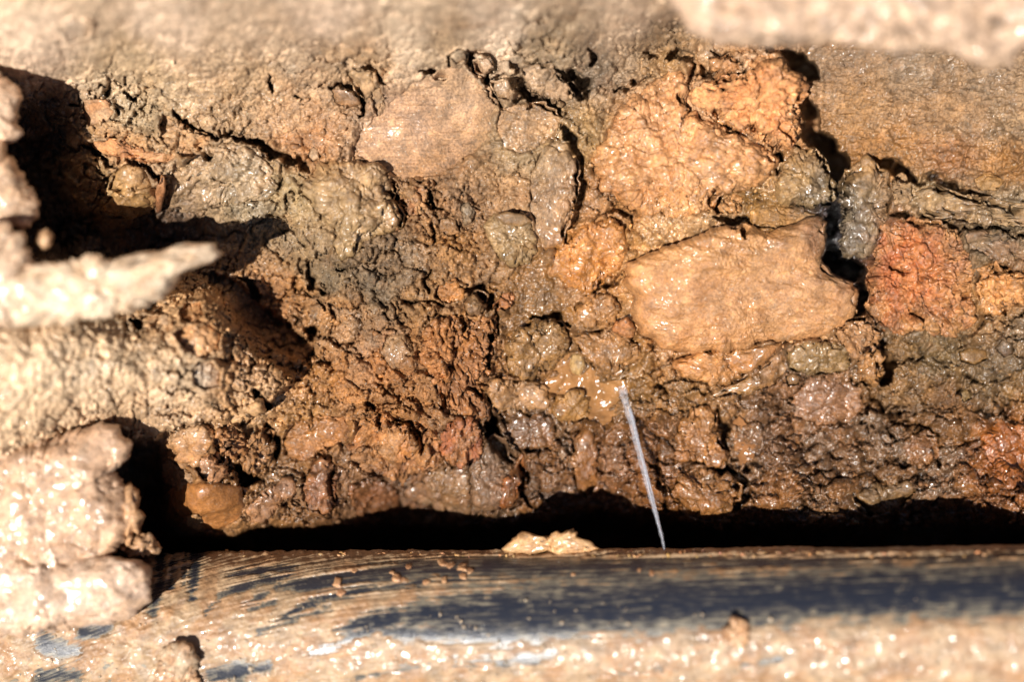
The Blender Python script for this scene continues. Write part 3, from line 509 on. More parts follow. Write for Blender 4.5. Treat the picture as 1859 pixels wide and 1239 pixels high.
# --- water
clod('muddy_pool', 'murky brown water pooled in the hollow where the jet strikes', 'water', [(986, 706), (1004, 668), (1024, 640), (1050, 636), (1072, 664), (1104, 692), (1136, 688), (1146, 716), (1126, 752), (1094, 772), (1060, 776), (1020, 772), (996, 748)], 1.5, 'water', (150, 116, 82), (164, 126, 88), 1, 3, mat='WATER', lift=3.2, skirt=3)
clod('water_trickle', 'smooth tan trickle of muddy water running down below the pool', 'water', [(1042, 790), (1060, 772), (1080, 788), (1086, 836), (1084, 884), (1066, 908), (1046, 892), (1038, 840)], 8, 'lumpy', (156, 112, 68), (134, 94, 58), 1, 2.0, mat='MUD', lift=-2, skirt=4, amp=.7)
clod('water_trickle', 'glossy muddy rivulet between the ribbed boulder and the wet bank', 'water', [(1328, 772), (1342, 754), (1362, 770), (1376, 806), (1368, 834), (1346, 846), (1332, 816)], 1.5, 'water', (150, 110, 76), None, 1, 3, mat='WATER', lift=2.6, skirt=3)
clod('water_trickle', 'thin wet sheet of muddy water at the foot of the bank, far right', 'water', [(1672, 900), (1700, 882), (1732, 886), (1744, 904), (1716, 922), (1684, 926)], 1.5, 'water', (136, 102, 72), None, 1, 3, mat='WATER', lift=1.6, skirt=3)

# centroid, outline radius by angle
def prep(d):
    p = d['poly']; q = np.roll(p, -1, 0)
    cr = p[:, 0] * q[:, 1] - q[:, 0] * p[:, 1]; A = cr.sum() / 2
    c = np.array([((p[:, 0] + q[:, 0]) * cr).sum(), ((p[:, 1] + q[:, 1]) * cr).sum()]) / (6 * A)
    d['c'] = d['c']; d['cen'] = c
    th = np.linspace(0, 2 * np.pi, 721)[:-1]
    dx, dy = np.cos(th), np.sin(th); R = np.zeros(720)
    for a, b in zip(p - c, q - c):
        e = b - a; den = dx * e[1] - dy * e[0]
        with np.errstate(divide='ignore', invalid='ignore'):
            t = (a[0] * e[1] - a[1] * e[0]) / den; s = (a[0] * dy - a[1] * dx) / den
        ok = (s >= 0) & (s <= 1) & (t > 0); R = np.where(ok, np.maximum(R, np.nan_to_num(t)), R)
    R[R == 0] = R[R > 0].mean()
    k = np.hanning(9); k /= k.sum(); R = np.convolve(np.concatenate([R[-4:], R, R[:4]]), k, 'valid')
    d['R'] = R; d['rm'] = R.mean(); d['per'] = np.linalg.norm(p - q, axis=1).sum()
    ex, ey = p[:, 0].max() - p[:, 0].min(), p[:, 1].max() - p[:, 1].min(); d['ext'] = (ex, ey)
for d in CL:
    prep(d)
    if d['base'] is None and d['cat'] in ('soil clod', 'stone') and d['rm'] < 90 and 'proud' not in d['label'] and 'lift' not in d['label']:
        d['H'] *= .74 if d['cat'] == 'soil clod' else .88

def radius(d, th):
    return np.interp(np.mod(th, 2 * np.pi), np.linspace(0, 2 * np.pi, 721), np.append(d['R'], d['R'][0]))

# ------------------------------------------------------------------ cracks in the face (x, y, width)
CRACKS = [
    [(315, 205, 5), (340, 228, 6), (375, 244, 5), (400, 248, 4), (440, 253, 5), (475, 262, 8), (490, 280, 8), (520, 284, 7), (545, 292, 9), (562, 312, 6)],
    [(225, 168, 4), (247, 182, 6)], [(194, 182, 3), (216, 206, 5)], [(128, 188, 6), (145, 193, 4)], [(140, 262, 3), (180, 280, 4), (205, 300, 6)],
    [(230, 287, 3), (262, 298, 5), (277, 322, 4), (292, 330, 3)], [(362, 270, 11), (384, 282, 9)], [(385, 322, 3), (405, 330, 8)], [(488, 132, 3), (494, 165, 7)], [(535, 176, 3), (550, 188, 4)],
    [(600, 158, 5), (625, 155, 5), (650, 165, 7), (657, 195, 5), (650, 212, 3)], [(640, 125, 3), (680, 126, 5), (698, 155, 6)],
    [(850, 90, 5), (854, 108, 12), (868, 128, 12), (880, 145, 10), (890, 166, 6), (905, 186, 5), (913, 196, 6)], [(850, 100, 7), (885, 100, 5), (900, 118, 4), (890, 136, 6)],
    [(925, 110, 4), (938, 138, 8), (948, 158, 9), (962, 172, 14), (986, 182, 8), (1010, 194, 11), (1020, 210, 6)], [(930, 185, 4), (958, 176, 10)], [(955, 170, 8), (957, 196, 4)],
    [(882, 142, 8), (912, 140, 6), (936, 142, 7), (940, 165, 6)], [(965, 114, 3), (1003, 109, 4)], [(1068, 86, 4), (1080, 104, 7), (1072, 120, 4)], [(762, 130, 3), (790, 133, 8), (808, 140, 5)],
    [(1012, 128, 6), (1030, 140, 10), (1044, 136, 9), (1056, 156, 13), (1072, 148, 6), (1066, 162, 9), (1050, 178, 5)], [(1034, 146, 8), (1044, 166, 10), (1056, 172, 8)], [(816, 100, 3), (816, 118, 7)],
    [(1020, 225, 5), (1026, 242, 9), (1042, 258, 6), (1051, 280, 7), (1054, 310, 8), (1061, 336, 8), (1052, 370, 8), (1038, 410, 5), (1026, 440, 4)],
    [(1170, 95, 5), (1192, 104, 10)], [(1212, 106, 12), (1252, 104, 14)], [(1254, 108, 8), (1256, 130, 6), (1250, 152, 4)], [(1258, 134, 4), (1312, 162, 4)], [(1272, 120, 6), (1298, 138, 11), (1340, 138, 10), (1356, 126, 5)],
    [(1290, 92, 4), (1322, 98, 6), (1344, 116, 6)], [(1115, 168, 3), (1150, 150, 5), (1190, 138, 4)], [(1394, 92, 12), (1440, 104, 18), (1452, 122, 20), (1474, 134, 18), (1486, 142, 8)],
    [(1458, 170, 12), (1466, 200, 22), (1476, 232, 20)], [(1462, 238, 20), (1500, 262, 26), (1522, 296, 26), (1526, 330, 22), (1521, 362, 18)], [(1520, 360, 20), (1516, 400, 20), (1514, 440, 18), (1512, 480, 22)],
    [(1510, 484, 26), (1545, 492, 24), (1574, 502, 20), (1568, 540, 22), (1560, 572, 12)], [(1578, 284, 8), (1610, 296, 16), (1640, 314, 16), (1664, 332, 10)], [(1664, 336, 6), (1705, 322, 9), (1730, 340, 12), (1780, 356, 8), (1860, 362, 5)],
    [(1616, 394, 8), (1650, 398, 8), (1690, 398, 12), (1728, 412, 10), (1742, 440, 8)], [(1735, 410, 7), (1790, 414, 6), (1860, 428, 5)], [(1800, 470, 8), (1812, 492, 8), (1860, 494, 5)], [(1750, 540, 10), (1762, 534, 10)], [(1826, 552, 4), (1826, 568, 7)],
    [(1312, 386, 6), (1300, 374, 10), (1302, 350, 9), (1322, 344, 6)], [(1296, 394, 9), (1345, 396, 9), (1354, 416, 9), (1352, 432, 5)], [(1286, 198, 5), (1306, 222, 6), (1340, 242, 6)], [(1350, 228, 4), (1392, 256, 5), (1404, 272, 4)], [(1232, 172, 4), (1246, 196, 9)],
    [(1394, 274, 8), (1414, 288, 10), (1410, 314, 10)], [(1480, 372, 8), (1510, 368, 8)], [(1588, 580, 5), (1606, 612, 8)], [(1608, 616, 12), (1614, 660, 17), (1606, 692, 14)], [(1544, 690, 6), (1572, 698, 8)], [(1576, 700, 6), (1574, 752, 6)],
    [(905, 545, 5), (900, 590, 6), (892, 640, 6), (886, 668, 6)], [(856, 698, 5), (876, 716, 9), (888, 748, 8), (894, 784, 16), (910, 812, 14), (936, 842, 7)], [(948, 838, 5), (958, 868, 7), (946, 900, 6), (966, 922, 6)],
    [(462, 714, 12), (484, 738, 14)], [(486, 770, 6), (500, 800, 12), (500, 832, 12)], [(430, 846, 8), (446, 872, 14), (470, 872, 12)], [(664, 732, 3), (686, 744, 5), (690, 776, 4)], [(702, 764, 5), (736, 764, 6), (758, 786, 7), (764, 812, 5)], [(797, 706, 3), (803, 742, 6)],
    [(582, 822, 3), (598, 832, 6), (600, 866, 4), (606, 912, 5)], [(962, 580, 3), (1000, 575, 6), (1036, 592, 7)], [(1304, 738, 5), (1318, 780, 12), (1322, 820, 9)], [(1312, 852, 14), (1345, 866, 9), (1356, 900, 9), (1334, 930, 10)], [(1670, 772, 5), (1704, 792, 7)], [(1696, 816, 6), (1706, 846, 10)],
    [(774, 342, 5), (780, 368, 8), (804, 384, 5)], [(712, 330, 7), (720, 362, 9), (736, 386, 8), (730, 416, 8)], [(784, 408, 8), (790, 440, 5)], [(784, 492, 4), (780, 528, 5)], [(648, 456, 12), (660, 448, 6)], [(845, 528, 5), (874, 520, 10), (890, 540, 11), (886, 564, 7)],
    [(735, 548, 3), (806, 556, 5)], [(838, 574, 5), (842, 602, 3)], [(436, 505, 5), (462, 532, 10), (470, 545, 6)], [(560, 478, 5), (568, 508, 7), (562, 524, 4), (592, 532, 5)], [(578, 545, 4), (590, 562, 6)], [(565, 618, 12), (570, 600, 10), (552, 596, 5)],
    [(268, 566, 12), (290, 540, 8)], [(236, 580, 12), (250, 590, 14)], [(396, 840, 7), (420, 812, 5)], [(1550, 900, 4), (1580, 936, 8)], [(1178, 840, 5), (1196, 880, 6), (1210, 930, 6)], [(610, 488, 2), (640, 486, 3)], [(1418, 230, 3), (1450, 270, 4)],
    [(1110, 384, 4), (1138, 392, 6), (1146, 410, 5)], [(1080, 530, 5), (1110, 520, 5), (1130, 500, 7)], [(1650, 560, 4), (1678, 578, 5)], [(1620, 486, 3), (1652, 494, 5)],
]
_rc = np.random.RandomState(21)
def kink(c):
    c = [tuple(map(float, p)) for p in c]
    c[0] = c[0][:2] + (max(1.5, c[0][2] * (.4 if c[0][2] < 14 else .8)),); c[-1] = c[-1][:2] + (max(1.5, c[-1][2] * (.4 if c[-1][2] < 14 else .8)),)
    for _ in range(2):
        o = [c[0]]
        for a, b in zip(c[:-1], c[1:]):
            L = math.hypot(b[0] - a[0], b[1] - a[1])
            if L > 9:
                j = _rc.normal() * .16 * L / 1.0; nx, ny = -(b[1] - a[1]) / L, (b[0] - a[0]) / L
                o.append(((a[0] + b[0]) / 2 + nx * j, (a[1] + b[1]) / 2 + ny * j, max(1.5, (a[2] + b[2]) / 2 * (_rc.uniform(.8, 1.4) if a[2] + b[2] < 20 else _rc.uniform(.9, 1.08)))))
            o.append(b)
        c = o
    return c
CRACKS = [kink(c) for c in CRACKS]
SHADE_TROUGHS = [  # wide hollows carved to put in strips of shade (x, y, width, depth)
    [(392, 508, 30, 16), (430, 540, 46, 20), (470, 582, 50, 20), (520, 618, 50, 18), (566, 644, 34, 14), (596, 652, 20, 8)],
    [(262, 820, 50, 30), (266, 880, 56, 34), (264, 950, 50, 34)], [(440, 890, 24, 10), (470, 860, 22, 8)],
]

def seg_dist(x, y, a, b):
    ax, ay = a[0], a[1]; ex, ey = b[0] - ax, b[1] - ay; L = ex * ex + ey * ey + 1e-9
    t = np.clip(((x - ax) * ex + (y - ay) * ey) / L, 0, 1)
    return np.hypot(x - ax - t * ex, y - ay - t * ey), t

# ------------------------------------------------------------------ the bank face
STEP = 2.0
def axis(lo, hi, inner0, inner1, far):
    mid = np.arange(inner0, inner1 + STEP, STEP)
    a = inner0 - np.cumsum(STEP * 1.16 ** np.arange(1, 60)); a = a[a > lo][::-1]
    b = mid[-1] + np.cumsum(STEP * 1.16 ** np.arange(1, 60)); b = b[b < hi]
    return np.concatenate([a, mid, b])
gx = axis(-2200, 4000, -24, 1884, 0); gy = axis(-1900, 3000, -24, 1040, 0)
gy = np.sort(np.concatenate([gy[(gy < 1276) | (gy > 1334)], np.arange(1278, 1334, 5.0)]))
X, Y = np.meshgrid(gx, gy)
cx, cy = np.clip(X, -250, 2150), np.clip(Y, -250, 1500)
def depth_face(x, y):
    return DEPTH(np.clip(x, -250, 2150), np.clip(y, -250, 1500))
W = depth_face(X, Y)
rough = np.clip(_rf(X, Y)[..., 0], 0, 1.25)
wa = fbm(flat3(X / 18, Y / 18, 1.3), 4); wb = fbm(flat3(X / 18, Y / 18, 6.3), 4)
XW, YW = X + 5 * wa, Y + 5 * wb
big = fbm(flat3(X / 95, Y / 95), 3) * 4.5
XV, YV = X + 11 * fbm(flat3(X / 34, Y / 34, 21.3), 4), Y + 11 * fbm(flat3(X / 34, Y / 34, 26.3), 4)
c1, id1 = plates(flat3(XV / 62, YV / 50, 2), True, .10)
c2, id2 = plates(flat3(XV / 27 + 40, YV / 22, 5), True, .14)
c3, id3 = plates(flat3(XW / 11 + 9, YW / 10, 8), True, .2)
c4 = fbm(flat3(X / 9, Y / 9, 4), 4)
ridged = 1 - np.abs(fbm(flat3(XW / 60, YW / 44, 12), 3))
crk = sstep(0.88, 0.99, ridged) * sstep(-.1, .4, fbm(flat3(X / 120, Y / 120, 15), 2))
streak = fbm(flat3(XW / 46, (YW + 0.03 * X) / 6.5, 3), 4) + 0.6 * fbm(flat3(X / 14, Y / 4, 8), 2)
patch = sstep(-.25, .35, fbm(flat3(X / 70, Y / 70, 44), 2))
wmap = sstep(.55, .95, _wf(X, Y)[..., 0])
c3 = c3 * (.25 + .75 * sstep(50, 170, Y)); c4 = c4 * (.25 + .75 * sstep(50, 170, Y)); streak = streak * (.3 + .7 * sstep(50, 170, Y))
W = W + big * (0.3 + 0.7 * rough) + rough * (5.0 * c1 + 3.6 * (.4 + .6 * patch) * c2 + (1.7 * c3 + 1.1 * c4) * (1 - .6 * wmap) + 1.6 * wmap * fbm(flat3(X / 26, Y / 24, 91), 2) - 9.0 * crk) + np.clip(1 - rough, 0, 1) ** 1.5 * (0.8 * streak * sstep(1000, 1400, X + 0 * Y) + .6 * streak + 0.55 * c4 + 0.45 * c3)
# dips under the separate lumps
for d in CL:
    if d['base'] is not None or d['style'] == 'water': continue
    x0, y0 = d['cen']; r = d['R'].max() * 1.25
    i0, i1 = np.searchsorted(gx, [x0 - r, x0 + r]); j0, j1 = np.searchsorted(gy, [y0 - r, y0 + r])
    if i1 <= i0 or j1 <= j0: continue
    sx, sy = X[j0:j1, i0:i1] - x0, Y[j0:j1, i0:i1] - y0
    rho = np.hypot(sx, sy) / radius(d, np.arctan2(sy, sx))
    m = sstep(.99, 0.84, rho + .05 * wa[j0:j1, i0:i1])
    tgt = depth_face(X[j0:j1, i0:i1], Y[j0:j1, i0:i1]) - 5
    W[j0:j1, i0:i1] += 4.6 * np.exp(-((rho - 1.07) / .17) ** 2) * np.clip(.35 + fbm(flat3(X[j0:j1, i0:i1] / 38, Y[j0:j1, i0:i1] / 38, 61), 2), 0, 1.2)
    W[j0:j1, i0:i1] = W[j0:j1, i0:i1] * (1 - m) + np.minimum(W[j0:j1, i0:i1], tgt) * m
def crack_depth(x, y, na, nb, jag, lines=None):
    """how deep the cracks and hollows cut at face places (mm)"""
    out = np.zeros_like(x)
    lo, hi, lo2, hi2 = x.min(), x.max(), y.min(), y.max()
    for cr in (lines or CRACKS):
        for a, b in zip(cr[:-1], cr[1:]):
            mw = max(a[2], b[2]) * 1.5 + 12
            x0, x1, y0, y1 = min(a[0], b[0]) - mw, max(a[0], b[0]) + mw, min(a[1], b[1]) - mw, max(a[1], b[1]) + mw
            if x1 < lo or x0 > hi or y1 < lo2 or y0 > hi2: continue
            if x is X:
                i0, i1 = np.searchsorted(gx, [x0, x1]); j0, j1 = np.searchsorted(gy, [y0, y1]); sl = (slice(j0, j1), slice(i0, i1))
                if i1 <= i0 or j1 <= j0: continue
            else:
                sl = np.nonzero((x > x0) & (x < x1) & (y > y0) & (y < y1))
                if len(sl[0]) == 0: continue
            dd, t = seg_dist(x[sl] + 3.0 * na[sl], y[sl] + 3.0 * nb[sl], a, b)
            wd = (a[2] + (b[2] - a[2]) * t)
            if len(a) == 4:
                v = .6 * (a[3] + (b[3] - a[3]) * t) * sstep(0.6, 0.4, (dd + .8 * jag[sl]) / wd)
            else:
                half = 0.72 * wd + (0.45 + .03 * np.clip(wd - 8, 0, 20)) * jag[sl] + .7
                v = (7 + 1.7 * wd + 2.2 * np.clip(wd - 11, 0, 14)) * sstep(1.15, 0.75, dd / np.maximum(half, 0.8))
            out[sl] = np.maximum(out[sl], v)
    return out
jag = 3.2 * wa + 2.2 * c3
W = W - crack_depth(X, Y, wa, wb, jag, CRACKS + SHADE_TROUGHS)
sx0, sx1 = np.searchsorted(gx, [-420, 600]); sy0, sy1 = np.searchsorted(gy, [440, 880]); sl = (slice(sy0, sy1), slice(sx0, sx1))
hx, hy = X[sl] + 4 * wa[sl], Y[sl] + 4 * wb[sl]; ins = np.zeros(hx.shape, bool); hd = np.full(hx.shape, 1e9)
for a, b in zip(HEAP, np.roll(HEAP, -1, 0)):
    hit = ((a[1] > hy) != (b[1] > hy)) & (hx < (b[0] - a[0]) * (hy - a[1]) / (b[1] - a[1] + 1e-9) + a[0]); ins ^= hit
    hd = np.minimum(hd, seg_dist(hx, hy, a, b)[0])
hd = np.where(ins, hd, -hd) + 1.5 * jag[sl]
W[sl] = W[sl] + 15 * sstep(-3, 7, hd) + 3 * sstep(0, 60, hd)
W = W - 110 * sstep(950, 992, Y - 22 * sstep(470, 420, X) + 5 * wa + 24 * np.exp(-((X - 1090) / 95) ** 2))  # slot behind the pipe sunk deep so the gap stays dark
bed = sstep(1282, 1304, Y)  # unseen mud bed, raised to stop sun passing under the pipe
W = W * (1 - bed) + bed * (28 + TILT * (X - 929.5) * S + 6 * big / 4.5)
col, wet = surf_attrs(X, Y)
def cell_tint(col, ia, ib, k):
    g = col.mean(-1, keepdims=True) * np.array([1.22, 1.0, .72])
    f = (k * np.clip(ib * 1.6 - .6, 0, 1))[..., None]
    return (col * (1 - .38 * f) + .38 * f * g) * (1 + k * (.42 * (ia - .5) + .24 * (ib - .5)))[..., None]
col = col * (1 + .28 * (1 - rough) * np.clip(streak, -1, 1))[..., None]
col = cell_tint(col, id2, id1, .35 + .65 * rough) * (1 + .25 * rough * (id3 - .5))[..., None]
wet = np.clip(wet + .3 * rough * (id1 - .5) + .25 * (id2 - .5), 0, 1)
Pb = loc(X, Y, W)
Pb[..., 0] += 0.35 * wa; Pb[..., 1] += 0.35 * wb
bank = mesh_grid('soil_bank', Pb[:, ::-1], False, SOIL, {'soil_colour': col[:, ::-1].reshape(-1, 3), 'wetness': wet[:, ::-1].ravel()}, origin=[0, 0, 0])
tag(bank, kind='structure')
BANK_W = W

def bank_w(x, y):
    i = np.clip(np.searchsorted(gx, x), 0, len(gx) - 1); j = np.clip(np.searchsorted(gy, y), 0, len(gy) - 1)
    return BANK_W[j, i]

# ------------------------------------------------------------------ lumps and stones
def relief(style, P, amp, seed):
    """displacement in mm for points P (mm)"""
    q = P + seed * 31.7
    qw = q + 2.2 * np.stack([fbm(q / 7, 2), fbm(q / 7 + 50, 2), fbm(q / 7 + 90, 2)], -1)
    if style == 'crumbly':
        r = 3.4 * plates(qw / 11.0, crack=.1)[0] + 1.9 * plates(qw / 4.4)[0] + .8 * plates(q / 1.9, crack=.22)[0] + 1.8 * fbm(q / 20, 2) + .5 * fbm(q / 2.2, 2)
        r = r - 3.0 * sstep(.93, 1.0, 1 - np.abs(fbm(qw / 13, 2)))
    elif style == 'gravel':
        r = 1.6 * plates(qw / 17.0, crack=.06)[0] * sstep(-.4, .4, fbm(q / 40 + 9, 2)) + 2.2 * plates(qw / 6.5)[0] * sstep(-.3, .4, fbm(q / 22, 2)) + .9 * (crumbs(q / 2.4) - .5) + 7.0 * fbm(q / 42, 3) + .5 * fbm(q / 1.6, 2)
        r = r - 6.0 * sstep(.93, 1.0, 1 - np.abs(fbm(qw / 16, 2)))
    elif style == 'gritty':
        r = 1.6 * fbm(q / 10, 3) + .8 * (crumbs(q / 1.9) - .5) + 1.2 * plates(qw / 5.0)[0]
    elif style == 'stone':
        f1, f2, _ = worley(q / 7); r = 1.6 * (f2 - f1) + .5 * fbm(q / 3, 3)
    elif style == 'smooth':
        r = 1.6 * fbm(q / 14, 2) + .35 * fbm(q / 3.5, 3)
    elif style == 'lumpy':
        r = 2.8 * fbm(q / 13, 2) + 2.4 * plates(qw / 9.5, crack=.06)[0] + .9 * plates(qw / 3.6)[0] + .4 * fbm(q / 1.8, 3)
    elif style == 'slump':
        r = 3.6 * fbm(q / 24, 3) + 1.3 * plates(qw / 13, crack=.05)[0] + .5 * fbm(q / 4, 3) + .25 * (crumbs(q / 2.2) - .5)
    elif style == 'pebbly':
        r = 2.4 * (crumbs(qw / 5.0) - .5) + 1.0 * fbm(q / 9, 2) + .3 * fbm(q / 2, 2)
    elif style == 'slab':
        u = q[..., 1] + 0.35 * q[..., 0] + 3 * perlin(q / 14)
        r = 1.9 * fbm(q / 26, 2) + .55 * np.sin(u / 1.5) * sstep(.0, .5, fbm(q / 30, 2) + .2) + .75 * fbm(np.stack([q[..., 0] / 9, q[..., 1] / 3.5, q[..., 2] / 5], -1), 3) + .45 * (crumbs(qw / 2.4) - .5) + .3 * fbm(q / 1.4, 2)
    elif style == 'water':
        r = 1.5 * fbm(q / 6, 2) + .25 * fbm(q / 2.5, 2)
    else:   # brushed
        u = np.stack([q[..., 0] / 22, q[..., 1] / 1.5, q[..., 2] / 4], -1)
        r = .38 * fbm(u, 4) + .2 * fbm(q / 1.3, 2) + .9 * fbm(q / 25, 2)
    return amp * r

def build_clod(d, seed):
    step = 2.0 if d['base'] is None else 2.8
    K = int(np.clip(d['rm'] * 1.9 / step, 20, 300))
    ab = np.linspace(-1, 1, K); A_, B_ = np.meshgrid(ab, ab)
    with np.errstate(divide='ignore', invalid='ignore'):
        wide = np.abs(A_) > np.abs(B_)
        r_ = np.where(wide, A_, B_)
        ph = np.where(wide, np.pi / 4 * np.nan_to_num(B_ / A_), np.pi / 2 - np.pi / 4 * np.nan_to_num(A_ / B_))
    ph = np.where(r_ < 0, ph + np.pi, ph); t = np.abs(r_)
    x0, y0 = d['cen']
    jg = {'smooth': .8, 'slab': 3.2, 'stone': 1.0, 'brushed': 4, 'gritty': 3.0, 'water': 3.0}.get(d['style'], 5.0)
    tn = np.linspace(0, 2 * np.pi, 721)[:-1]; ex, ey = x0 + d['R'] * np.cos(tn), y0 + d['R'] * np.sin(tn)
    Rj = d['R'] + jg * min(1.0, d['rm'] / 25) * (1.9 * fbm(flat3(ex / 22, ey / 22, seed), 4) + .8 * (crumbs(flat3(ex / 8, ey / 8, seed), True) - .5))
    Rj = np.maximum(Rj, 2)
    rad = lambda q: np.interp(np.mod(q, 2 * np.pi), np.linspace(0, 2 * np.pi, 721), np.append(Rj, Rj[0]))
    rho = 1 - (1 - t) ** 1.25
    n = d['n']
    def place(rho, ph, h):
        R = rad(ph); px = x0 + rho * R * np.cos(ph); py = y0 + rho * R * np.sin(ph)
        base = depth_face(px, py) if d['base'] is None else (np.zeros_like(px) + (d['base'](px, py) if callable(d['base']) else d['base']))
        w = base + h + d['lift'] + (-2.2 if d['base'] is None else 0.0)
        return loc(px, py, w), px, py
    rt = np.random.RandomState(seed * 7 + 1)
    if d['base'] is None and d['style'] not in ('water', 'brushed'):
        n = n + (.9 if d['cat'] != 'stone' else .3)
        ta = rt.uniform(0, 2 * np.pi); tm = rt.uniform(.15, .42)
    else:
        ta, tm = 0.0, 0.0
    dome = d['H'] * (1 - np.clip(rho, 0, 1) ** n) ** (1 / n)
    P, px, py = place(rho, ph, dome * (.92 + tm * rho * np.cos(ph - ta)))
    nr = np.cross(np.gradient(P, axis=1), np.gradient(P, axis=0)); nr /= np.linalg.norm(nr, axis=-1, keepdims=True) + 1e-9
    nr = nr * np.sign(nr[..., 2:] + 1e-9)
    sc_ = min(1.0, (d['rm'] / 42) ** .5)
    rimf = 1 - .8 * sstep(.72, 1.0, t)
    P = P + nr * (rimf * relief(d['style'], P, d['amp'] * sc_, seed))[..., None]
    if d['base'] is None and d['rm'] > 14:
        ca, cb = fbm(flat3(px / 18, py / 18, 1.3), 4), fbm(flat3(px / 18, py / 18, 6.3), 4)
        P = P - (np.minimum(1.25 * crack_depth(px, py, ca, cb, 3.2 * ca + 1.6), 17) * (1 - .9 * sstep(.74, .95, t)))[..., None] * [0, 0, 1.]
    idx = np.arange(K * K).reshape(K, K)
    Q = np.stack([idx[:-1, :-1], idx[1:, :-1], idx[1:, 1:], idx[:-1, 1:]], -1).reshape(-1, 4)
    ring = np.concatenate([idx[0, :-1], idx[:-1, -1], idx[-1, :0:-1], idx[:0:-1, 0]])
    Vs = [P.reshape(-1, 3)]; X_ = [px.ravel()]; Y_ = [py.ravel()]; prev = ring; off = K * K; Qs = [Q]
    phr = ph.ravel()[ring]
    for u in np.linspace(0, 1, 6)[1:]:
        Pr, pxr, pyr = place(np.full(phr.shape, 1 - .16 * u ** 1.5), phr, -d['skirt'] * u)
        Pr = Pr + (1 - .7 * u) * (P.reshape(-1, 3)[ring] - place(np.ones_like(phr), phr, 0.0)[0]) * [1, 1, .3]
        cur = off + np.arange(len(ring)); off += len(ring)
        Vs.append(Pr); X_.append(pxr); Y_.append(pyr)
        Qs.append(np.stack([prev, np.roll(prev, -1), np.roll(cur, -1), cur], -1)); prev = cur
    V = np.concatenate(Vs); px = np.concatenate(X_); py = np.concatenate(Y_); Q = np.concatenate(Qs)
    e1 = V[Q[0, 1]] - V[Q[0, 0]]; mid = (K // 2) * (K - 1) + K // 2
    q0 = Q[mid]
    if np.cross(V[q0[1]] - V[q0[0]], V[q0[2]] - V[q0[0]])[2] < 0: Q[:(K - 1) ** 2] = Q[:(K - 1) ** 2, ::-1]
    rq = Q[(K - 1) ** 2]; outw = V[rq[0]] - np.append(loc(x0, y0, 0)[:2], V[rq[0]][2])
    if np.dot(np.cross(V[rq[1]] - V[rq[0]], V[rq[2]] - V[rq[0]]), outw) < 0: Q[(K - 1) ** 2:] = Q[(K - 1) ** 2:, ::-1]
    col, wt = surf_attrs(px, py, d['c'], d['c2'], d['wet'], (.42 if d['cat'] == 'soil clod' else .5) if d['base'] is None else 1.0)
    if d['style'] not in ('smooth', 'slab', 'water'):
        pl, idc = plates(V / 5.0 + seed * 3.3); idd = plates(V / 2.2 + seed * 5.1)[1]
        col = col * (1 + .34 * (idc - .5) + .22 * (idd - .5))[:, None]
        wt = np.clip(wt + .3 * (idc - .5), 0, 1)
    mats = {'MUD': MUD, 'WATER': WATER, None: MUD if d['style'] in ('smooth', 'slab') else STONE if d['cat'] == 'stone' else SOIL}
    cpt = to_world(loc(x0, y0, float(np.median(V[ring, 2]))))
    ob = mesh_raw(d['name'], to_world(V) - cpt, Q, cpt, mats[d['mat']], {'soil_colour': col, 'wetness': wt})
    return tag(ob, d['label'], d['cat'], d['group'])

for i, d in enumerate(CL):
    d['ob'] = build_clod(d, i + 1)

# ------------------------------------------------------------------ pipe
pipe = bpy.data.objects.new('water_pipe', None); C.objects.link(pipe); pipe.location = to_world([0, PY, PWC]).tolist()
tag(pipe, 'black plastic water pipe smeared with wet mud along the bottom', 'pipe')
xs = np.concatenate([np.linspace(-700, -262, 20)[:-1], np.arange(-262, 262, 0.55), np.linspace(262, 700, 20)[1:]])
fr = np.radians(np.arange(-100, 100, 0.75)); th_ = np.concatenate([fr, np.radians(np.linspace(100, 260, 24))[:-1]])     # 0 = towards the viewer
TH, XS = np.meshgrid(th_, xs, indexing='ij')
def on_pipe(r):
    ay, aw = pipe_axis(XS)
    return np.stack([XS + 0 * TH, ay + r * np.sin(TH), aw + r * np.cos(TH)], -1)
P0 = on_pipe(PR); kk = S * (1 - P0[..., 2] / DIST); qx = P0[..., 0] / kk + 929.5; qy = 619.5 - P0[..., 1] / kk
vis = np.cos(TH) > -.3
arc = np.where(qx < 900, 75 * ((900 - qx) / 560) ** 2, 0) - .035 * (qx - 900) * (qx > 900)
ln = qy - arc
st1 = fbm(flat3(qx / 240, ln / 3.4, 2), 4); st2 = fbm(flat3(qx / 60, ln / 2.0, 7), 3); bl = fbm(flat3(qx / 30, qy / 22, 4), 4)
dark = np.zeros_like(qx)
def wipe(pts, k=1.0, soft=.85):
    """cleaned streak: (x, y, half width) along a line"""
    global dark
    for a, b in zip(pts[:-1], pts[1:]):
        dd, t = seg_dist(qx, qy, a, b); wd = a[2] + (b[2] - a[2]) * t
        dark = np.maximum(dark, k * sstep(1 + soft, 1 - soft, (dd + 4 * bl + 7 * st1 + 2 * st2) / wd))
wipe([(612, 1146, 5), (680, 1126, 12), (760, 1118, 22), (860, 1118, 34), (960, 1112, 44), (1100, 1104, 48), (1250, 1094, 48), (1420, 1088, 44), (1620, 1078, 42), (1859, 1070, 40), (2000, 1066, 40)])
wipe([(700, 1150, 8), (820, 1150, 18), (920, 1150, 20), (1040, 1140, 18)], .95)
wipe([(620, 1046, 6), (720, 1040, 14), (860, 1034, 18), (1000, 1032, 16), (1160, 1028, 12), (1300, 1024, 8), (1600, 1016, 6), (2000, 1012, 6)], .78)
